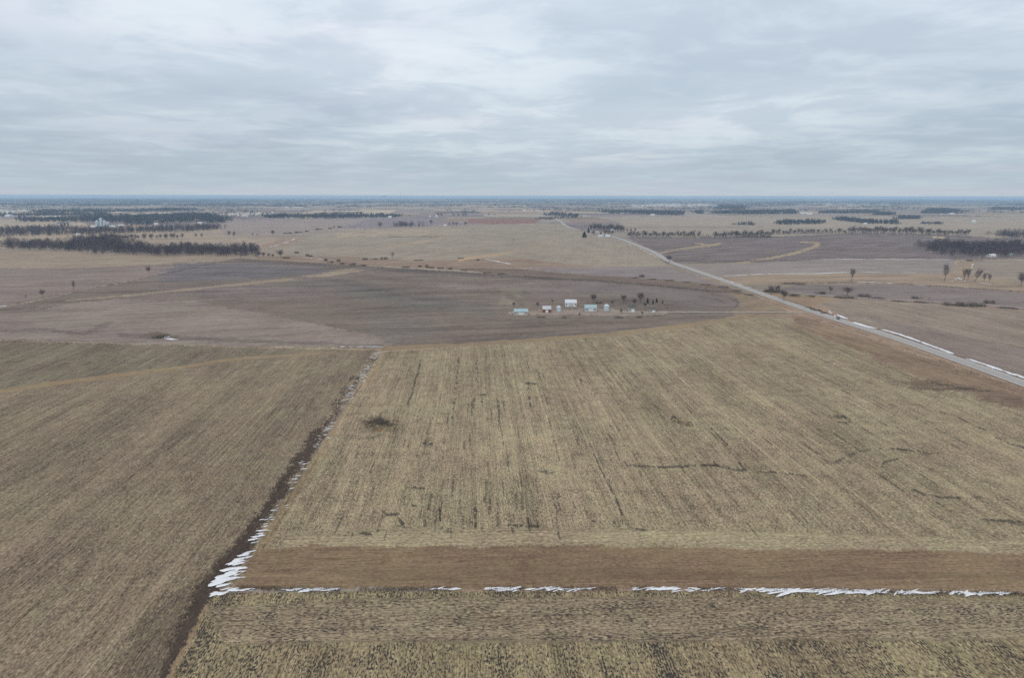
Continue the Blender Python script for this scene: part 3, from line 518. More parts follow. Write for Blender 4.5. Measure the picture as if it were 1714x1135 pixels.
# ------------------------------------------------------------------ plants
def quads(C, D, Ln_, Wd, seed):
    """thin crossing slips: centres C, directions D, lengths, widths"""
    g = np.random.default_rng(seed); n = len(C)
    S_ = np.cross(D, g.normal(size=(n, 3))); S_ /= np.linalg.norm(S_, axis=1)[:, None] + 1e-9
    a = C - D * Ln_[:, None] / 2; b = C + D * Ln_[:, None] / 2; s1 = S_ * Wd[:, None] / 2
    V_ = np.stack([a - s1, a + s1, b + s1 * .35, b - s1 * .35], 1).reshape(-1, 3)
    return V_, np.arange(4 * n).reshape(-1, 4)
def bare_parts(h, spread, seed, ntw=1100, tw=.075, upright=.5, lean=0.0):
    """trunk with limbs (one mesh) and a crown of twigs (one mesh), unit metres"""
    rnd = random.Random(seed); tr = MB(); ends = []
    def limb(p, d, ln, r, lev):
        q = p
        for k in range(3):
            d = (d + Vector((rnd.uniform(-1, 1), rnd.uniform(-1, 1), rnd.uniform(-.1, .5))) * .16).normalized()
            q2 = q + d * ln / 3; r2 = r * .8; tr.bar(q, q2, r, r2, 5 if lev < 2 else 3); r = r2; q = q2
            if lev >= 1: ends.append((q, d, lev))
            if lev < 3 and (k > 0 or lev > 0):
                for _ in range(2 if lev < 2 else 1):
                    a = rnd.uniform(0, 2 * math.pi); o_ = Vector((math.cos(a), math.sin(a), upright * rnd.uniform(.4, 1.6)))
                    limb(q, (d * .6 + o_ * spread).normalized(), ln * rnd.uniform(.5, .68), r * .6, lev + 1)
    limb(Vector((0, 0, -.3)), Vector((lean, 0, 1)).normalized(), h * .5, h * .024, 0)
    g = np.random.default_rng(seed); E = np.array([list(e[0]) for e in ends]); Dd = np.array([list(e[1]) for e in ends])
    k = g.integers(0, len(E), ntw); D = Dd[k] + g.normal(size=(ntw, 3)) * .7; D[:, 2] += .35; D /= np.linalg.norm(D, axis=1)[:, None]
    ln = g.uniform(.5, 1.6, ntw) * h * .1; C = E[k] + D * ln[:, None] * .45 + g.normal(size=(ntw, 3)) * h * .02
    C[:, 2] = np.maximum(C[:, 2], h * .12)
    m_ = int(ntw * .45); u3 = g.normal(size=(m_, 3)); u3 /= np.linalg.norm(u3, axis=1)[:, None]; u3 *= (g.uniform(.25, 1, (m_, 1)) ** .5)
    lb = .8 + .35 * np.sin(np.arctan2(u3[:, 1], u3[:, 0]) * 3 + seed) * np.cos(u3[:, 2] * 4 + seed)
    rx = h * (.16 + .22 * min(spread, 1)); kz = .40 if spread < .7 else .41 if tw > .1 else .36; C[:m_] = u3 * np.array([rx, rx, h * kz]) * lb[:, None]; C[:m_, :2] *= (.7 + .55 * (C[:m_, 2:3] / (h * kz) + 1) / 2); C[:m_, 2] += h * (.52 if tw > .1 else .58); C[:m_, 0] += lean * C[:m_, 2] * .8; D[:m_] = u3 * .8 + np.array([0, 0, .5]) + g.normal(size=(m_, 3)) * .35
    D /= np.linalg.norm(D, axis=1)[:, None]
    V_, F_ = quads(C, D, ln, np.full(ntw, tw) * g.uniform(.6, 1.5, ntw), seed)
    s = h / max(V_[:, 2].max(), .1)                              # true to the asked height
    tr.v = [(x * s, y * s, z_ * s) for x, y, z_ in tr.v]
    return tr, V_ * s, F_
def brush_parts(h, wd, seed, n=460):
    g = np.random.default_rng(seed); a = g.uniform(0, 2 * np.pi, n); r = np.sqrt(g.uniform(0, 1, n)); cl = g.uniform(-.5, .5, (9, 2)) * wd * .8; k = g.integers(0, 9, n)
    C = np.column_stack([cl[k, 0] + np.cos(a) * r * wd * .22, cl[k, 1] * .5 + np.sin(a) * r * wd * .16, np.zeros(n)]); hh = h * (.55 + .45 * np.sin(k * 2.3 + seed) ** 2); C[:, 2] = g.uniform(.05, .85, n) * hh * (1 - .4 * r)
    D = g.normal(size=(n, 3)) * .6; D[:, 2] = np.abs(D[:, 2]) + .6; D /= np.linalg.norm(D, axis=1)[:, None]
    return quads(C, D, g.uniform(.6, 1.5, n) * h * .3, np.full(n, .05 + .015 * h), seed)
def conifer_parts(h, wd, seed, n=1500):
    g = np.random.default_rng(seed); t = g.uniform(0, 1, n) ** .8; a = g.uniform(0, 2 * np.pi, n); rad = wd / 2 * (1 - t) ** .8 * (.55 + .45 * np.sin(t * 28 + a * 2) ** 2) * g.uniform(.55, 1.05, n)
    C = np.column_stack([np.cos(a) * rad, np.sin(a) * rad, h * (.1 + .9 * t)]); D = np.column_stack([np.cos(a), np.sin(a), np.full(n, -.15)]) + g.normal(size=(n, 3)) * .3; D /= np.linalg.norm(D, axis=1)[:, None]
    tr = MB(); tr.bar((0, 0, -.3), (0, 0, h * .9), h * .02, h * .005, 6)
    V_, F_ = quads(C, D, np.full(n, h * .1), np.full(n, h * .035), seed); return tr, V_, F_
# templates: meshes shared by the copies
TPL = {}
def tpl(kind):
    if kind in TPL: return TPL[kind]
    k, i = kind
    if k == 'round': tr, V_, F_ = bare_parts(12, .95, 10 + i, 1500, .085, .45)
    elif k == 'tall': tr, V_, F_ = bare_parts(14, .42, 30 + i, 900, .075, .9, .03 * i)
    elif k == 'lean': tr, V_, F_ = bare_parts(14, .5, 50 + i, 900, .075, .8, .45)
    elif k == 'thin': tr, V_, F_ = bare_parts(10, .75, 70 + i, 420, .07, .6)
    elif k == 'far': tr, V_, F_ = bare_parts(12, .85, 90 + i, 620, .16, .5)
    elif k == 'fir': tr, V_, F_ = conifer_parts(12, 7, 5 + i)
    leaf = M['needle'] if k == 'fir' else M['twig']
    a = tr.build('trunk', M['bark']); b = mesh_obj('crown', V_, F_, leaf); COL.objects.unlink(a); COL.objects.unlink(b)
    TPL[kind] = (a.data, b.data, {'round': 12, 'tall': 14, 'lean': 14, 'thin': 10, 'far': 12, 'fir': 12}[k]); return TPL[kind]
def tree(px, py, hpx, kind, label, group=None, wide=1.0):
    k = (kind, random.randrange(4)); tm, cm, h0 = tpl(k); p = pt(px, py); h = hpx * mpp(px, py); s = h / h0
    name = 'conifer' if kind == 'fir' else 'bare_tree'
    r_ = root(name, (p[0], p[1], p[2]), random.uniform(0, 6.28) if kind != 'lean' else 0, label, 'tree', group); r_.scale = (s * wide, s * wide, s)
    for n_, me in (('trunk', tm), ('crown', cm)): o = bpy.data.objects.new(n_, me); COL.objects.link(o); o.parent = r_
    return r_
BR = {}
def bush(px, py, hpx, wpx, label, group=None, m='brush'):
    k = random.randrange(5)
    if (k, m) not in BR:
        V_, F_ = brush_parts(3, 6, 200 + k); o = mesh_obj('bush', V_, F_, M[m]); COL.objects.unlink(o); BR[(k, m)] = o.data
    o = bpy.data.objects.new('bush', BR[(k, m)]); COL.objects.link(o); p = pt(px, py); s = mpp(px, py)
    o.location = p; o.rotation_euler = (0, 0, random.choice((0, math.pi)) - YAW - (px - 857) / F * .9); o.scale = (wpx * s / 6, max(1, wpx * s / 9), hpx * s / 3)
    return tag(o, label, 'bush', group)

# lone trees
g_ = 'lone trees along the left ditch'
tree(43, 501, 8, 'thin', 'small bare scrubby tree nearest the left edge along the far ditch', g_)
tree(71, 497, 12, 'round', 'low bare tree second from the left edge along the far ditch', g_)
tree(124, 485, 15, 'tall', 'tallest bare tree of the four on the left ditch', g_)
tree(249, 458, 13, 'round', 'round topped bare tree on the ditch farthest right of the four', g_)
tree(657, 434, 15, 'thin', 'thin lone bare tree in the hollow north of the tilled field')
tree(470, 432, 15, 'round', 'stout bare tree at the right end of the left woodlot', wide=1.2)
for i, (x, y, h) in enumerate(((433, 431, 10), (441, 431, 9), (450, 431, 8), (457, 432, 7))): tree(x, y, h, 'round', 'low bare tree between the left woodlot and the stout tree', 'low trees at the end of the left woodlot')
tree(457, 395, 10, 'round', 'single bare tree in the far left field beside the row of bushes')
tree(1120, 439, 13, 'round', 'broad dark bare tree against the road in the dark field', wide=1.3)
bush(1075, 464, 8, 10, 'small dark shrub alone in the triangle field')
tree(1425, 471, 22, 'tall', 'slender bare tree alone in the straw grass, left of the row')
tree(1581, 470, 27, 'tall', 'tallest slender bare tree at the foot of the grassy draw', wide=.85)
tree(1613, 471, 20, 'tall', 'slender bare tree, left one of the close pair right of the draw', wide=.8)
tree(1620, 471, 20, 'tall', 'slender bare tree, right one of the close pair right of the draw', wide=.8)
tree(1631, 472, 22, 'lean', 'bare tree leaning to the right behind the close pair')
tree(1647, 472, 14, 'tall', 'short slender bare tree, left of two small ones in straw grass')
tree(1656, 473, 15, 'tall', 'short slender bare tree, right of two small ones in straw grass')
tree(1709, 479, 21, 'round', 'spreading bare tree at the right edge in the straw grass')
tree(1291, 493, 17, 'round', 'bare tree left of the brush where the track meets the road')
tree(1301, 491, 15, 'round', 'middle bare tree of three where the track meets the road')
tree(1312, 504, 21, 'round', 'bare tree closest to the paved road above the lane')
tree(1390, 491, 12, 'round', 'faint low bare tree just behind the gravel track')
tree(1418, 495, 16, 'round', 'broad leaning bare tree on the gravel track', wide=1.5)
tree(1555, 503, 6, 'thin', 'little bare tree on the gravel track right of the brush')
# farmstead inside the tilled field
tree(993, 507, 16, 'round', 'round bare tree left of the farmstead tree group', wide=1.15)
tree(1044, 508, 16, 'round', 'pale bare tree in the middle of the farmstead tree group')
tree(1072, 507, 19, 'round', 'largest bare tree of the farmstead in the tilled field', wide=1.1)
for x, y, h in ((860, 514, 9), (900, 515, 11), (1025, 512, 12), (1040, 525, 9), (1062, 512, 14), (1080, 516, 11), (1075, 528, 8), (970, 530, 7)): tree(x, y, h, 'round', 'bare yard tree among the sheds and house of the farmstead', 'yard trees of the farmstead')
for x, y, h in ((1084, 508, 9), (1093, 509, 7), (1099, 507, 8), (1109, 508, 5)): tree(x, y, h, 'fir', 'small dark conifer in the windbreak at the right end of the farmstead', 'farmstead windbreak conifers')
tree(925, 508, 8, 'round', 'low bare tree behind the left end of the farmstead')
bush(1002, 508, 6, 12, 'brown bush at the foot of the round farmstead tree')
for x, w_ in ((905, 14), (945, 10), (1035, 18), (1070, 12)): bush(x, 532, 4, w_, 'low brown bush on the near edge of the farmstead', 'bushes on the near edge of the farmstead')
# brush along the ditches
for x, y, h, w_ in ((480, 433, 5, 12), (497, 424, 5, 8), (515, 429, 7, 6), (520, 430, 6, 6), (545, 437, 8, 6), (553, 440, 5, 10), (567, 438, 8, 6), (575, 442, 5, 12), (592, 443, 5, 14), (608, 445, 4, 14), (612, 435, 6, 9), (626, 434, 3, 14), (639, 434, 6, 5), (646, 434, 6, 8), (680, 448, 4, 14), (704, 447, 6, 8), (714, 448, 9, 5), (722, 449, 5, 12), (738, 450, 5, 12), (752, 451, 6, 10), (776, 453, 3, 16), (700, 436, 3, 18), (772, 433, 4, 10), (800, 436, 4, 8), (815, 457, 3, 16), (840, 459, 3, 14)):
    bush(x, y, h, w_, 'dry brown bush in the brushy ditch behind the tilled field', 'bushes along the ditch behind the tilled field')
for x, y, h, w_ in ((1330, 476, 4, 34), (1300, 490, 10, 26), (1285, 489, 8, 18), (1328, 496, 7, 18), (1373, 492, 7, 16), (1356, 497, 4, 14), (1412, 499, 6, 30), (1445, 497, 8, 18), (1470, 500, 4, 24), (1512, 505, 3, 30), (1535, 500, 6, 14), (1548, 507, 4, 26), (1598, 512, 8, 30), (1615, 513, 11, 26), (1636, 513, 8, 20), (1657, 508, 8, 14), (1690, 517, 4, 24), (1370, 521, 5, 14), (1378, 525, 5, 12), (1352, 516, 4, 12), (1360, 519, 5, 8)):
    bush(x, y, h, w_, 'dark dry brush along the gravel track right of the road', 'brush along the gravel track')
for x, y in ((1150, 473), (1120, 470), (1180, 477), (1090, 468), (1060, 466), (1210, 481), (1235, 487), (1255, 494)): bush(x, y, 3, 16, 'low dark weeds clump in the ditch beside the triangle field', 'weed clumps in the ditch')
bush(270, 566, 9, 26, 'dark brush pile in the tilled field beside a snow patch')
for x, w_ in ((1623, 7), ): bush(x, 437, 4, w_, 'small dark shrub at the top of the grassy draw')
for i, (x, y) in enumerate(((478, 391), (486, 391), (496, 390), (503, 389), (513, 388), (530, 385), (537, 384), (553, 383), (568, 381))): bush(x, y, 3 + i % 3, 7, 'dark round bush on the far left field edge', 'row of far bushes left of centre')
tree(559, 383, 6, 'far', 'lone far tree among the row of bushes left of centre')
# far tree rows where trees can be told apart
def tree_row(label, group, x0, x1, y0, y1, n, h0, h1, skip=0.0, kind='far'):
    for i in range(n):
        t = (i + random.uniform(-.4, .4)) / max(1, n - 1)
        if random.random() < skip: continue
        tree(x0 + (x1 - x0) * t, y0 + (y1 - y0) * t, random.uniform(h0, h1), kind, label, group, random.uniform(.9, 1.5))
tree_row('bare tree in the long hedgerow behind the dark ploughed field, left stretch', 'hedgerow behind the dark ploughed field, left stretch', 1050, 1170, 396, 396.5, 34, 6, 12)
tree_row('bare tree in the long hedgerow behind the dark ploughed field, middle stretch', 'hedgerow behind the dark ploughed field, middle stretch', 1195, 1290, 397.5, 395, 32, 6, 12)
tree_row('small bare tree in the long hedgerow behind the dark ploughed field, sparse stretch', 'hedgerow behind the dark ploughed field, sparse stretch', 1292, 1420, 392, 390, 30, 5, 10)
tree_row('tall bare tree in the hedgerow behind the dark ploughed field, right stretch', 'hedgerow behind the dark ploughed field, right stretch', 1425, 1540, 390, 391.5, 32, 7, 12)
tree_row('bare tree at the thinning right end of the long hedgerow', 'hedgerow behind the dark ploughed field, right end', 1542, 1620, 392, 393.5, 22, 6, 10)
tree_row('pale bare tree in the far row between the two left woodlots', 'far tree row between the left woodlots', 178, 305, 402, 400, 22, 7, 11)
for x, y, h in ((328, 398, 8), (338, 398, 8), (383, 396, 10), (391, 397, 10), (423, 395, 6), (431, 395, 4)): tree(x, y, h, 'far', 'bare tree in the field behind the left woodlot', 'scattered trees behind the left woodlot')
for x, y, h in ((636, 382, 12), ): tree(x, y, h, 'far', 'broad bare tree left of the small dark grove in the centre distance', wide=1.3)
tree(722, 377, 10, 'far', 'slim bare tree right of the small dark grove in the centre distance')
for x, y, h in ((752, 378, 6), (758, 378, 7), (764, 378, 7), (779, 378, 8)): tree(x, y, h, 'far', 'bare tree in the loose clump beside the red brown field', 'clump beside the red brown field', 1.3)
for x, y, h in ((734, 363, 7), (739, 363, 8), (759, 362, 6), (767, 362, 5), (776, 363, 7), (780, 362, 7), (686, 363, 4), (818, 361, 4), (828, 361, 4)): tree(x, y, h, 'far', 'dark far tree near the white farm buildings left of centre', 'far trees near the white farm buildings', 1.3)
tree_row('bare tree crowding the far farmstead on the road', 'trees round the far farmstead on the road', 988, 1044, 385, 388, 22, 9, 14)
tree_row('pale bare tree beside the bend of the road at the far farmstead', 'trees beside the bend of the road', 996, 1024, 394, 394, 5, 8, 11)
tree(978, 398, 10, 'fir', 'big dark conifer at the left corner of the far farmstead', wide=1.7)
tree(985, 390, 9, 'fir', 'slim dark conifer behind the far farmstead corner')
for x in (1050, 1056, 1063): tree(x, 388, 7, 'far', 'faint bare tree trailing off the right of the far farmstead', 'faint trees off the far farmstead')

# ------------------------------------------------------------------ woodland masses
def clump_tpl(seed, n, h, wd, tw):
    g = np.random.default_rng(seed); a = g.uniform(0, 2 * np.pi, n); t = g.uniform(0, 1, n); r = wd / 2 * np.sqrt(g.uniform(0, 1, n)) * np.sin(np.pi * (.18 + .8 * t)) ** .6
    lob = g.uniform(.75, 1.15, 7)[((a / (2 * np.pi)) * 7).astype(int) % 7]
    C = np.column_stack([np.cos(a) * r * lob, np.sin(a) * r * lob, h * (.22 + .72 * t) * (.85 + .15 * lob)]); D = g.normal(size=(n, 3)) * .5; D[:, 2] = np.abs(D[:, 2]) + .55; D /= np.linalg.norm(D, axis=1)[:, None]
    V_, F_ = quads(C, D, g.uniform(.6, 1.4, n) * h * .16, np.full(n, tw), seed)
    T = np.array([[-.16, 0, 0], [.16, 0, 0], [.1, 0, h * .7], [-.1, 0, h * .7], [0, -.16, 0], [0, .16, 0], [0, .1, h * .7], [0, -.1, h * .7]]) * np.array([tw * 4, tw * 4, 1])
    return np.vstack([V_, T]), np.vstack([F_, len(V_) + np.arange(8).reshape(2, 4)])
def woods(name, label, polys, h, spacing, nq, tw, m, cap=4000, cat='woodland', px=True):
    tps = [clump_tpl(300 + i, nq, 1.0 * h, h * .75 if spacing < 20 else spacing * 1.25, tw) for i in range(5)]; VV, FF, base = [], [], 0
    for poly in polys:
        W = at(*np.array(poly, float).T)[:, :2] if px else np.array(poly, float); b0, b1 = W.min(0), W.max(0)
        area = (b1 - b0).prod(); n = int(min(area / spacing ** 2, cap * 6))
        q = RNG.uniform(b0 - h * 1.5, b1 + h * 1.5, (n, 2)); wj = h * (1.6 if spacing < 12 else 3.2 if spacing < 30 else 8); jq = q + wj * (np.stack([vnoise(q[:, 0] / 40, q[:, 1] / 40, 8), vnoise(q[:, 0] / 40, q[:, 1] / 40, 6)], 1) - .5) + RNG.normal(0, h * .5, q.shape); k = inpoly(W, jq[:, 0], jq[:, 1]); q = q[k][:cap]
        nn = vnoise(q[:, 0] / (spacing * 6), q[:, 1] / (spacing * 6), 4); nk = nn > (.03 if spacing < 12 else .16); q = q[nk]; nn = nn[nk]
        for i, (x, y) in enumerate(q):
            V_, F_ = tps[i % 5]; a = RNG.uniform(0, 6.28); s = RNG.uniform(.5, 1.25) * (.72 + .5 * nn[i]); c_, s_ = math.cos(a) * s, math.sin(a) * s
            VV.append(np.column_stack([V_[:, 0] * c_ - V_[:, 1] * s_ + x, V_[:, 0] * s_ + V_[:, 1] * c_ + y, V_[:, 2] * s + hgt(x, y)])); FF.append(F_ + base); base += len(V_)
    if not VV: return
    o = mesh_obj(name, np.vstack(VV), np.vstack(FF), M[m]); return tag(o, label, cat, kind='stuff')
woods('woodland', 'long dark leafless woodlot across the left middle distance', [[(3, 418), (130, 421), (140, 425), (255, 429), (428, 431), (426, 420), (330, 418), (260, 417), (200, 412), (135, 408), (120, 411), (10, 410)]], 17, 8.3, 120, .24, 'wood_twig')
woods('woodland', 'tall leafless trees rising behind the middle of the long left woodlot', [[(133, 412), (200, 413), (205, 406), (160, 403), (135, 404)]], 22, 10, 130, .3, 'wood_twig')
woods('woodland', 'second leafless woodlot behind the first at the left', [[(-80, 400), (100, 395), (215, 392), (372, 385), (374, 379), (290, 384), (200, 386), (100, 384), (40, 384), (-80, 388)]], 17, 15, 70, .5, 'wood_twig')
woods('woodland', 'leafless woodlot at the right edge above the grassy draw', [[(1538, 417), (1565, 424), (1600, 431), (1640, 432), (1714, 429), (1850, 426), (1850, 414), (1714, 414), (1640, 411), (1560, 410)]], 17, 8.6, 110, .26, 'wood_twig')
woods('woodland', 'leafless grove at the right edge ending the long hedgerow', [[(1648, 397), (1680, 397), (1714, 401), (1800, 404), (1800, 396), (1714, 393), (1690, 393)]], 18, 12, 90, .35, 'wood_twig')
woods('woodland', 'small dark grove standing alone in the centre distance', [[(657, 381), (705, 380), (705, 378), (668, 377.5)]], 17, 14, 80, .5, 'wood_twig')
woods('woodland', 'small dark grove where the far road tops the rise', [[(901, 368.5), (929, 368), (929, 366), (901, 366)]], 15, 15, 60, .6, 'wood_twig')
woods('woodland', 'low dark brush foot of the long hedgerow behind the ploughed field', [[(1050, 397), (1120, 397), (1170, 397.5), (1290, 397.5), (1290, 396), (1050, 395.5)], [(1240, 398.5), (1292, 399), (1292, 396), (1240, 396)], [(1292, 393), (1420, 391.5), (1540, 392.5), (1620, 394.3), (1620, 393.3), (1540, 391.5), (1420, 390.5), (1292, 391.5)]], 9, 8, 40, .25, 'wood_twig')
lst = [
 ('long thin belt of trees right of the little town', [[(440, 365.5), (560, 366), (668, 363.5), (668, 361), (560, 361), (440, 361.5)]], 24),
 ('wide blue woods behind the second left woodlot', [[(215, 379), (300, 373), (375, 374), (384, 366), (335, 361), (200, 364), (150, 367), (112, 367), (112, 372), (190, 372)]], 30),
 ('grove right of the pale fields at the far left', [[(38, 372), (108, 370.5), (108, 367), (38, 367)]], 22),
 ('thin tree lines between the pale fields at the far left', [[(-100, 363.5), (60, 362), (180, 360), (180, 358.5), (60, 359.5), (-100, 361)], [(60, 356), (250, 354), (330, 352.5), (330, 351), (250, 352), (60, 354)]], 24),
 ('grove on the rise behind the far road', [[(912, 361), (970, 364), (970, 362), (930, 358), (912, 359)], [(930, 366), (968, 366), (960, 363.5), (930, 364)]], 22),
 ('band of trees in the far centre right', [[(1020, 358), (1060, 358), (1140, 361), (1140, 356.5), (1040, 354), (1000, 354)]], 26),
 ('blue grove on a low hill right of centre', [[(1195, 351), (1245, 350.5), (1245, 345), (1210, 345)], [(1162, 358), (1175, 358), (1175, 354), (1165, 354)]], 26),
 ('blue band of farm groves right of centre', [[(1195, 358), (1330, 358.5), (1330, 354), (1290, 353), (1195, 355)]], 24),
 ('dark grove in the field right of centre', [[(1298, 376), (1310, 377), (1378, 375), (1378, 371), (1315, 371), (1298, 372)]], 17),
 ('low broken grove left of the dark grove right of centre', [[(1225, 377), (1262, 378), (1262, 375.5), (1230, 375)]], 15),
 ('long sloping hedge and grove at the far right', [[(1398, 369), (1452, 375), (1500, 376), (1500, 372), (1440, 369), (1400, 366)]], 19),
 ('farm grove line at the far right', [[(1370, 357.5), (1470, 357), (1470, 354), (1375, 355)]], 20),
 ('dark evergreen grove at the far right', [[(1465, 360.5), (1497, 360), (1495, 356.5), (1468, 356.5)], [(1500, 367), (1540, 367.5), (1538, 363.5), (1505, 364)]], 19),
 ('low bush line beyond the hedgerow at the far right', [[(1540, 375.5), (1575, 376), (1572, 373.5), (1545, 373)]], 13),
 ('pale blue woods behind the evergreen grove at the far right', [[(1540, 358), (1604, 358), (1600, 352), (1560, 351)], [(1655, 352), (1850, 352), (1850, 349), (1660, 349)]], 28),
]
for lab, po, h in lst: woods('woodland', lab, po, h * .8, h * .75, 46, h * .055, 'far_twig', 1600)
# strips of wood and shelterbelts thickening towards the horizon
far = []
g = RNG
for i in range(900):
    yy = 333.5 + 24 * g.uniform() ** 1.7; xx = g.uniform(-250, 1960)
    dens = 1.0 if xx < 480 else (.75 if xx < 1000 else .62)
    if g.uniform() > dens: continue
    x, y, _ = pt(xx, yy); r_ = math.hypot(x, y); Lx = g.uniform(.5, 2.2) * (300 + r_ * .05); Ly = g.uniform(.25, 1.0) * (90 + r_ * .022)
    if yy > 346: Lx *= .45; Ly *= .4
    if yy > 345 and (xx < 340 or 480 < xx < 760) and g.uniform() < .7: continue
    far.append([(x - Lx / 2, y - Ly / 2), (x + Lx / 2, y - Ly / 2 + g.uniform(-60, 60)), (x + Lx * .45, y + Ly / 2), (x - Lx * .4, y + Ly / 2)])
near_f = [p for p in far if math.hypot(*p[0]) < 9500]; far_f = [p for p in far if math.hypot(*p[0]) >= 9500]
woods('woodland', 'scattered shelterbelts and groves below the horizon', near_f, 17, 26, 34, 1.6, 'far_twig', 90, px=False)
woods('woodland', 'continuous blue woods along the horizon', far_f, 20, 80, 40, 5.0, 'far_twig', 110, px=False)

# ------------------------------------------------------------------ weeds standing in the fence lines
def tufts(label, pts, n, sprd, h, m):
    C = resample(at(*np.array(pts, float).T), 1.0); i = RNG.integers(0, len(C) - 1, n); t = C[i + 1] - C[i]; nrm = np.column_stack([t[:, 1], -t[:, 0]]) / np.linalg.norm(t, axis=1)[:, None]
    nz = vnoise(C[i][:, 0] / 5, C[i][:, 1] / 5, 12); keep = nz > .3; i = i[keep]; nrm = nrm[keep]; n = len(i)
    t = t[keep]; q = C[i] + t * RNG.uniform(0, 1, (n, 1)) + nrm * RNG.normal(0, sprd, (n, 1)); D = RNG.normal(size=(n, 3)) * .45; D[:, 2] = 1; D /= np.linalg.norm(D, axis=1)[:, None]
    P_ = np.column_stack([q, hgt(q[:, 0], q[:, 1]) + h * .45]); V_, F_ = quads(P_, D, RNG.uniform(.5, 1.3, n) * h, RNG.uniform(.05, .14, n), 9)
    return tag(mesh_obj('weeds', V_, F_, M[m]), label, 'weeds', kind='stuff')
tufts('dry straw weeds standing in the diagonal snowy fence line', diag, 5000, .8, .8, 'weed')
tufts('dry dark weeds standing in the bottom fence line', [(400, 985)] + bot[1:], 9000, .8, .8, 'darkweed')
tufts('dry weeds along the ditch at the left edge of the tilled field', [(-40, 522), (0, 514), (150, 484), (250, 464), (400, 433)], 5000, 2.2, 1.4, 'darkweed')
tufts('dry weeds along the near edge of the tilled field', [(-60, 571), (0, 572), (300, 579), (634, 584)], 5000, .9, .9, 'weed')
tufts('dark weeds in the long ditch behind the tilled field', [(400, 433), (600, 446), (800, 459), (1000, 471), (1240, 491)], 7000, 2.5, 1.8, 'darkweed')
tufts('dry weeds on the verge of the paved road', [(1230, 486), (1320, 517), (1400, 544), (1500, 577), (1714, 655)], 4000, 1.2, .9, 'weed')
tufts('dry weeds in the ditch beyond the paved road', [(1300, 498), (1400, 530), (1500, 561), (1714, 636)], 3000, 1.5, 1.0, 'darkweed')
tufts('thin weed line along the lower edge of the straw grass', [(1340, 475), (1450, 474), (1560, 479), (1714, 489)], 3500, 1.2, 1.6, 'darkweed')

# ------------------------------------------------------------------ buildings
def building(px, py, wpx, dep_, wall_h, roof_h, name, label, cat, wm_='white', rm='grey', rz=0.0, group=None, win=2, door=True, scale=None):
    s = scale or mpp(px, py); W = wpx * s / 2; D = dep_ / 2; p = pt(px, py); r_ = root(name, p, rz, label, cat, group)
    b = MB(); e_ = .0
    b.poly([(-W, -D, -.5), (W, -D, -.5), (W, -D, wall_h), (-W, -D, wall_h)]); b.poly([(W, D, -.5), (-W, D, -.5), (-W, D, wall_h), (W, D, wall_h)])
    b.poly([(W, -D, -.5), (W, D, -.5), (W, D, wall_h), (W, 0, wall_h + roof_h), (W, -D, wall_h)]); b.poly([(-W, D, -.5), (-W, -D, -.5), (-W, -D, wall_h), (-W, 0, wall_h + roof_h), (-W, D, wall_h)])
    b.build('wall', M[wm_], r_)
    ro = MB(); ov = .5; k = roof_h / D; th = .18
    for sg in (-1, 1):
        a = [(-W - ov, sg * (D + ov), wall_h - ov * k + .05), (W + ov, sg * (D + ov), wall_h - ov * k + .05), (W + ov, 0, wall_h + roof_h + .05), (-W - ov, 0, wall_h + roof_h + .05)]
        t_ = [(x, y, z_ + th) for x, y, z_ in a]
        if sg > 0: a, t_ = a[::-1], t_[::-1]
        ro.poly(t_); ro.poly(a[::-1])
        for i in range(4): ro.poly([a[i], a[(i + 1) % 4], t_[(i + 1) % 4], t_[i]])
    ro.build('roof', M[rm], r_)
    if door: d = MB(); dw = min(W * .35, 2.2); d.box(-dw, dw, -D - .08, -D - .02, 0, wall_h * .8); d.build('door', M['grey' if wm_ == 'white' else 'white'], r_)
    for i in range(win):
        x = -W * .7 + (i % 2) * W * 1.4 if win <= 2 else -W * .8 + i * W * 1.6 / (win - 1)
        q = MB(); q.box(x - .5, x + .5, -D - .07, -D - .02, wall_h * .4, wall_h * .75); q.build('window', M['glass'], r_)
    return r_
def bin_(px, py, r, h, label, group=None, name='grain_bin', dome=False):
    p = pt(px, py); o = root(name, p, 0, label, 'grain bin' if name == 'grain_bin' else 'silo', group)
    b = MB(); b.ring([(r, -.3)] + [(r * (1 + .01 * (k % 2)), h * k / 8) for k in range(9)]); b.build('wall', M['galv' if name == 'grain_bin' else 'conc'], o)
    b = MB(); b.ring([(r * 1.04, h)] + ([(r * math.cos(a) * 1.02, h + r * .8 * math.sin(a)) for a in (.3, .7, 1.1, 1.5)] if dome else [(r * .3, h + r * .45), (r * .3, h + r * .6), (.02, h + r * .65)])); b.build('roof', M['pale'], o)
    return o
rzv = R(-3)
building(955, 512, 18, 12, 4.2, 2.8, 'machine_shed', 'long machine shed with pale roof at the back of the farmstead', 'shed', 'white', 'pale', rzv, win=3)
building(988, 520, 19, 11, 3.8, 2.4, 'machine_shed', 'shed with faded blue green roof in the middle of the farmstead', 'shed', 'grey', 'teal', rzv, win=2)
building(872, 526, 22, 10, 3.4, 2.2, 'machine_shed', 'low shed with faded blue green roof at the left of the farmstead', 'shed', 'conc', 'teal', rzv, win=3)
building(915, 522, 13, 10, 3.6, 2.6, 'barn', 'dark red barn between the two blue green roofed sheds', 'barn', 'red', 'grey', rzv, win=2)
hs = building(1058, 522, 11, 8, 4.6, 2.6, 'farmhouse', 'pale two storey farmhouse under the bare trees of the farmstead', 'house', 'conc', 'shingle', rzv, win=4)
ch = MB(); ch.box(-.5, .5, -.4, .4, 5.5, 8.2); ch.build('chimney', M['red'], hs)
building(1092, 522, 8, 7, 3, 2.2, 'garage', 'small grey garage beside the farmhouse at the lane', 'garage', 'conc', 'shingle', rzv, win=1)
bin_(935, 521, 2.6, 4.6, 'grain bin standing left of the pair at the farmstead')
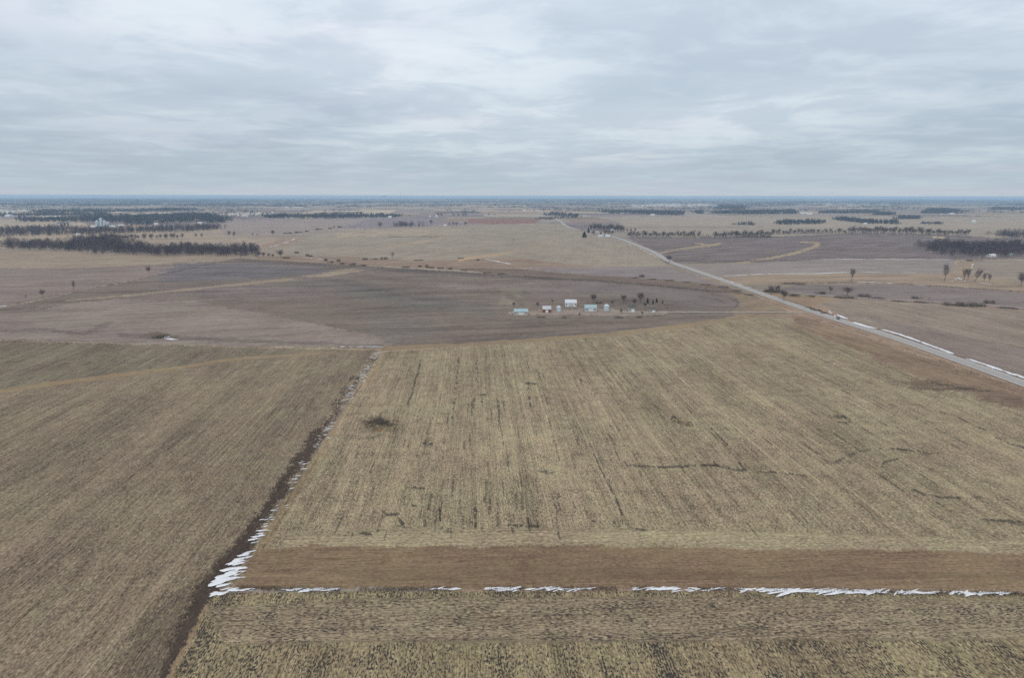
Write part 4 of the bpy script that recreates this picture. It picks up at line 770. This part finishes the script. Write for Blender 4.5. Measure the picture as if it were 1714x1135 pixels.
bin_(1015, 520, 3, 5.4, 'larger grain bin right of the blue green roofed shed at the farmstead')
# far farmstead on the road
building(1025, 387, 9, 14, 5, 5, 'barn', 'white barn gable among the trees of the far farmstead', 'barn', 'white', 'pale', R(80))
building(1005, 397, 8, 12, 4, 3, 'farmhouse', 'white house at the near side of the far farmstead', 'house', 'white', 'grey', 0)
building(1017, 397, 7, 10, 3.5, 3, 'shed', 'white shed by the road at the far farmstead', 'shed', 'white', 'pale', 0)
building(1659, 430, 9, 10, 3.5, 2.6, 'shed', 'white roofed shed at the foot of the right woodlot', 'shed', 'white', 'pale', 0)
building(1692, 428, 7, 9, 3, 2.4, 'shed', 'grey roofed shed inside the right woodlot edge', 'shed', 'grey', 'grey', 0)
building(1629, 373, 5, 10, 8, 5, 'barn', 'lone pale barn in the open field at the far right', 'barn', 'white', 'pale', 0)
building(1345, 358, 12, 30, 6, 4, 'barn', 'white barns of a farm under the far right groves', 'barn', 'white', 'pale', 0)
building(1354, 359, 8, 24, 7, 4, 'shed', 'long pale shed right of the white barn under the far groves', 'shed', 'white', 'pale', 0)
building(1230, 357.5, 7, 24, 7, 4, 'barn', 'pale barn before the blue farm groves right of centre', 'barn', 'white', 'grey', 0)
building(1308, 357.5, 7, 20, 7, 4, 'barn', 'pale barn at the right end of the blue farm groves', 'barn', 'white', 'pale', 0)
building(1092, 360.8, 7, 20, 7, 4, 'barn', 'pale barn in front of the band of trees right of centre', 'barn', 'white', 'grey', 0)
building(731, 363.5, 4, 16, 7, 4, 'barn', 'white barn beside the dark far trees left of centre', 'barn', 'white', 'pale', 0)
building(720, 363.5, 3, 14, 6, 3, 'shed', 'small white shed left of the white far barn', 'shed', 'white', 'pale', 0)
building(653, 364.6, 5, 22, 6, 4, 'barn', 'white barn at the right end of the long tree belt', 'barn', 'white', 'pale', 0)
building(745, 378.5, 5, 10, 4, 2.5, 'shed', 'pale shed left of the clump beside the red brown field', 'shed', 'white', 'pale', 0)
building(1448, 376, 4, 14, 5, 3, 'shed', 'white shed at the left tip of the far right grove', 'shed', 'white', 'pale', 0)
building(1593, 358.5, 6, 20, 6, 4, 'barn', 'white barn in front of the pale blue woods at the far right', 'barn', 'white', 'pale', 0)
building(878, 352.5, 5, 20, 6, 4, 'shed', 'tiny pale shed where the far road fades out', 'shed', 'white', 'pale', 0)
for x, y, w_ in ((12, 358, 7), (23, 357.5, 5), (16, 363, 6)): building(x, y, w_, 40, 9, 5, 'barn', 'long white barn of the farm at the far left edge', 'barn', 'white', 'pale', 0, 'white barns at the far left edge')
for x, y, w_ in ((88, 347, 30), (108, 347.5, 20), (60, 352, 22), (5, 352.5, 60), (200, 351, 40), (238, 351.5, 14)): pass
building(262, 376.5, 5, 16, 5, 3, 'shed', 'white shed at the edge of the wide blue woods', 'shed', 'white', 'pale', 0)
building(335, 374.5, 6, 18, 5, 3, 'shed', 'white shed at the right end of the wide blue woods', 'shed', 'white', 'pale', 0)
building(132, 394, 5, 12, 4, 2.5, 'shed', 'white shed at the foot of the second left woodlot', 'shed', 'white', 'pale', 0)
for x, y, w_ in ((100, 376, 5), (107, 376.5, 5), (114, 376, 4)): building(x, y, w_, 12, 6, 4, 'farmhouse', 'pale house among conifers left of the grain elevator', 'house', 'white', 'shingle', 0, 'houses left of the grain elevator')
for x in (101, 108, 113): tree(x + 1, 377.3, 4, 'fir', 'dark conifer among the pale houses left of the elevator', 'conifers left of the elevator')
# grain elevator at the left
ex, ey = 170, 379.5; es = mpp(ex, ey)
ep = pt(ex, ey); el = root('grain_elevator', ep, 0, 'pale blue grey grain elevator tower with bins above the left woods', 'grain elevator')
b = MB(); b.box(-4, 4, -4, 4, 0, 30); b.box(-2.6, 2.6, -2.6, 2.6, 30, 35); b.build('tower', M['galv'], el)
for x in (-15, 13, 24):
    b = MB(); rr_ = 6 if x < 20 else 5; hh = 21 if x < 20 else 16
    b.ring([(rr_, -.3), (rr_, hh)], x, 0); b.ring([(rr_ * 1.02, hh), (1, hh + 3.4), (.1, hh + 3.6)], x, 0); b.build('bin', M['galv'], el)
for x in (-15, 13): b = MB(); b.bar((0, 0, 33), (x, 0, 25), .7, .7); b.build('spout', M['galv'], el)
building(158, 381, 9, 14, 5, 3, 'warehouse', 'long white warehouse left of the grain elevator', 'warehouse', 'white', 'pale', 0)
building(190, 381, 10, 14, 5, 3, 'warehouse', 'long white warehouse right of the grain elevator', 'warehouse', 'white', 'pale', 0)
building(203, 379, 7, 12, 5, 3, 'warehouse', 'small white warehouse farthest right of the grain elevator', 'warehouse', 'white', 'pale', 0)
# little town
tp = [(random.uniform(345, 462), random.uniform(356.5, 363)) for _ in range(46)]
for x, y in tp:
    building(x, y, random.uniform(1.8, 3.6), 14, random.uniform(4, 6), 3.5, 'house', 'pale house of the little town left of centre', 'house', random.choice(('white', 'conc', 'white')), random.choice(('pale', 'grey', 'conc')), random.uniform(-.5, .5), 'houses of the little town', win=0, door=False)
for _ in range(34):
    tree(random.uniform(345, 462), random.uniform(357, 364), random.uniform(2.5, 4), 'far', 'tree among the houses of the little town', 'trees of the little town', 1.6)
# water tower and mast on the horizon
wt = pt(643, 334.5); s_ = mpp(643, 334.5)
o = root('water_tower', wt, 0, 'white water tower bulb on the horizon left of centre', 'water tower')
k = s_ * 1.0; hh = 8.5 * k
b = MB(); b.ring([(1.1 * k, -1), (.7 * k, hh * .3), (.6 * k, hh * .62)]); b.build('column', M['white'], o)
b = MB(); b.ring([(.6 * k, hh * .6), (2.6 * k, hh * .7), (3.4 * k, hh * .82), (2.9 * k, hh * .93), (1.5 * k, hh * .99), (.05, hh)], n=20); b.build('tank', M['white'], o)
mp_ = pt(671, 334); s_ = mpp(671, 334)
o = root('radio_mast', mp_, 0, 'thin steel radio mast on the horizon right of the water tower', 'mast')
b = MB(); hm = 13 * s_
for q in range(3):
    a = q * 2.094; b.bar((math.cos(a) * s_ * .22, math.sin(a) * s_ * .22, 0), (math.cos(a) * s_ * .18, math.sin(a) * s_ * .18, hm), s_ * .05, s_ * .05, 4)
for q in range(18):
    z0 = hm * q / 18; a = q * 2.094; b.bar((math.cos(a) * s_ * .2, math.sin(a) * s_ * .2, z0), (math.cos(a + 2.094) * s_ * .2, math.sin(a + 2.094) * s_ * .2, z0 + hm / 18), s_ * .03, s_ * .03, 3)
b.build('lattice', M['steel'], o)

# ------------------------------------------------------------------ car on the road
i = int(np.argmin(np.hypot(*(proj(np.column_stack([RC, hgt(RC[:, 0], RC[:, 1])])) - np.array([1397, 534.5])).T)))
t = RC[i + 1] - RC[i - 1]; t /= np.linalg.norm(t); nrm = np.array([t[1], -t[0]]); p = RC[i] + nrm * 1.9
car = root('car', (p[0], p[1], float(hgt(p[0], p[1])) + .47), math.atan2(-t[1], -t[0]), 'dark car driving on the paved road beside the start of the snow', 'car')
def loft(secs, name, m, par):
    b = MB(); n = len(secs[0][1]); base = 0
    for x, prof in secs: b.v += [(x, y, z_) for y, z_ in prof]
    for k in range(len(secs) - 1):
        for q in range(n): b.f.append((k * n + q, k * n + (q + 1) % n, (k + 1) * n + (q + 1) % n, (k + 1) * n + q))
    b.f.append(tuple(range(n))[::-1]); b.f.append(tuple(range((len(secs) - 1) * n, len(secs) * n))); return b.build(name, m, par)
def pf(w_, z0, z1): return [(-w_, z0 + .1), (-w_ * .96, z0), (w_ * .96, z0), (w_, z0 + .1), (w_ * .98, z1 - .1), (w_ * .9, z1), (-w_ * .9, z1), (-w_ * .98, z1 - .1)]
loft([(-2.3, pf(.8, .4, .85)), (-2.1, pf(.9, .3, 1.02)), (-.8, pf(.93, .28, 1.05)), (.9, pf(.93, .28, 1.0)), (2.0, pf(.9, .3, .88)), (2.3, pf(.78, .38, .7))], 'body', M['carpaint'], car)
loft([(-1.9, pf(.75, .95, 1.1)), (-1.4, pf(.74, .95, 1.5)), (.2, pf(.72, .95, 1.55)), (.9, pf(.74, .92, 1.05))], 'cabin', M['glass'], car)
b = MB(); b.box(-1.35, .2, -.66, .66, 1.552, 1.59); b.build('roof', M['carpaint'], car)
for x in (-1.4, 1.4):
    for y in (-.88, .88):
        b = MB(); n = 14; b.ring([(.02, -.1), (.32, -.1), (.34, -.07), (.34, .07), (.32, .1), (.02, .1)], n=n); o = b.build('wheel', M['tyre'], car); o.location = (x, y, .34); o.rotation_euler = (R(90), 0, 0)
for y in (-.6, .6):
    b = MB(); b.box(2.2, 2.33, y - .16, y + .16, .6, .74); b.build('headlight', M['white'], car); b = MB(); b.box(-2.33, -2.2, y - .16, y + .16, .7, .84); b.build('tail_light', M['lamp'], car)

# ------------------------------------------------------------------ haze: even air over the whole plain
b = MB(); b.box(-42000, 42000, -42000, 42000, -12, 123)
hz = b.build('haze', bpy.data.materials.new('haze')); hm_ = hz.data.materials[0]; hm_.use_nodes = True; t = hm_.node_tree
for n in list(t.nodes): t.nodes.remove(n)
vp = t.nodes.new('ShaderNodeVolumePrincipled'); vp.inputs['Color'].default_value = (.54, .77, 1.0, 1); vp.inputs['Density'].default_value = 6e-5; vp.inputs['Anisotropy'].default_value = .2
t.links.new(vp.outputs[0], t.nodes.new('ShaderNodeOutputMaterial').inputs['Volume'])
tag(hz, 'thin blue winter haze over the whole plain', 'haze', kind='stuff')

# ------------------------------------------------------------------ labels: count along a row where nothing else tells its members apart
ORD = 'first second third fourth fifth sixth seventh eighth ninth tenth eleventh twelfth thirteenth fourteenth fifteenth sixteenth seventeenth eighteenth nineteenth twentieth'.split() + ['twenty-' + o_ for o_ in 'first second third fourth fifth sixth seventh'.split()]
for grp, tm in (('brush along the gravel track', '{} dark dry brush clump from the left along the gravel track'), ('bushes along the ditch behind the tilled field', '{} dry brown bush from the left in the ditch behind the tilled field'),
    ('weed clumps in the ditch', '{} low weed clump from the left in the ditch below the triangle field'), ('row of far bushes left of centre', '{} dark bush from the left in the far row left of centre'),
    ('scattered trees behind the left woodlot', '{} bare tree from the left in the field behind the left woodlot'), ('bushes on the near edge of the farmstead', '{} low bush from the left on the near edge of the farmstead'),
    ('farmstead windbreak conifers', '{} small conifer from the left in the farmstead windbreak'), ('clump beside the red brown field', '{} bare tree from the left in the clump beside the red brown field'),
    ('far trees near the white farm buildings', '{} dark far tree from the left around the white far barn'), ('yard trees of the farmstead', '{} yard tree from the left among the farmstead sheds'),
    ('low trees at the end of the left woodlot', '{} low bare tree from the left between woodlot and stout tree'), ('trees beside the bend of the road', '{} pale bare tree from the left beside the far road bend'),
    ('houses left of the grain elevator', '{} pale house from the left among conifers left of the elevator'), ('conifers left of the elevator', '{} dark conifer from the left among the houses by the elevator'),
    ('white barns at the far left edge', '{} white barn from the left at the far left edge'), ('faint trees off the far farmstead', '{} faint bare tree trailing off the right of the far farmstead')):
    ms = [o for o in S.objects if o.get('group') == grp and o.parent is None]
    ms.sort(key=lambda o: proj(np.array([list(o.location)]))[0][0])
    for i, o in enumerate(ms): o['label'] = tm.format(ORD[i])
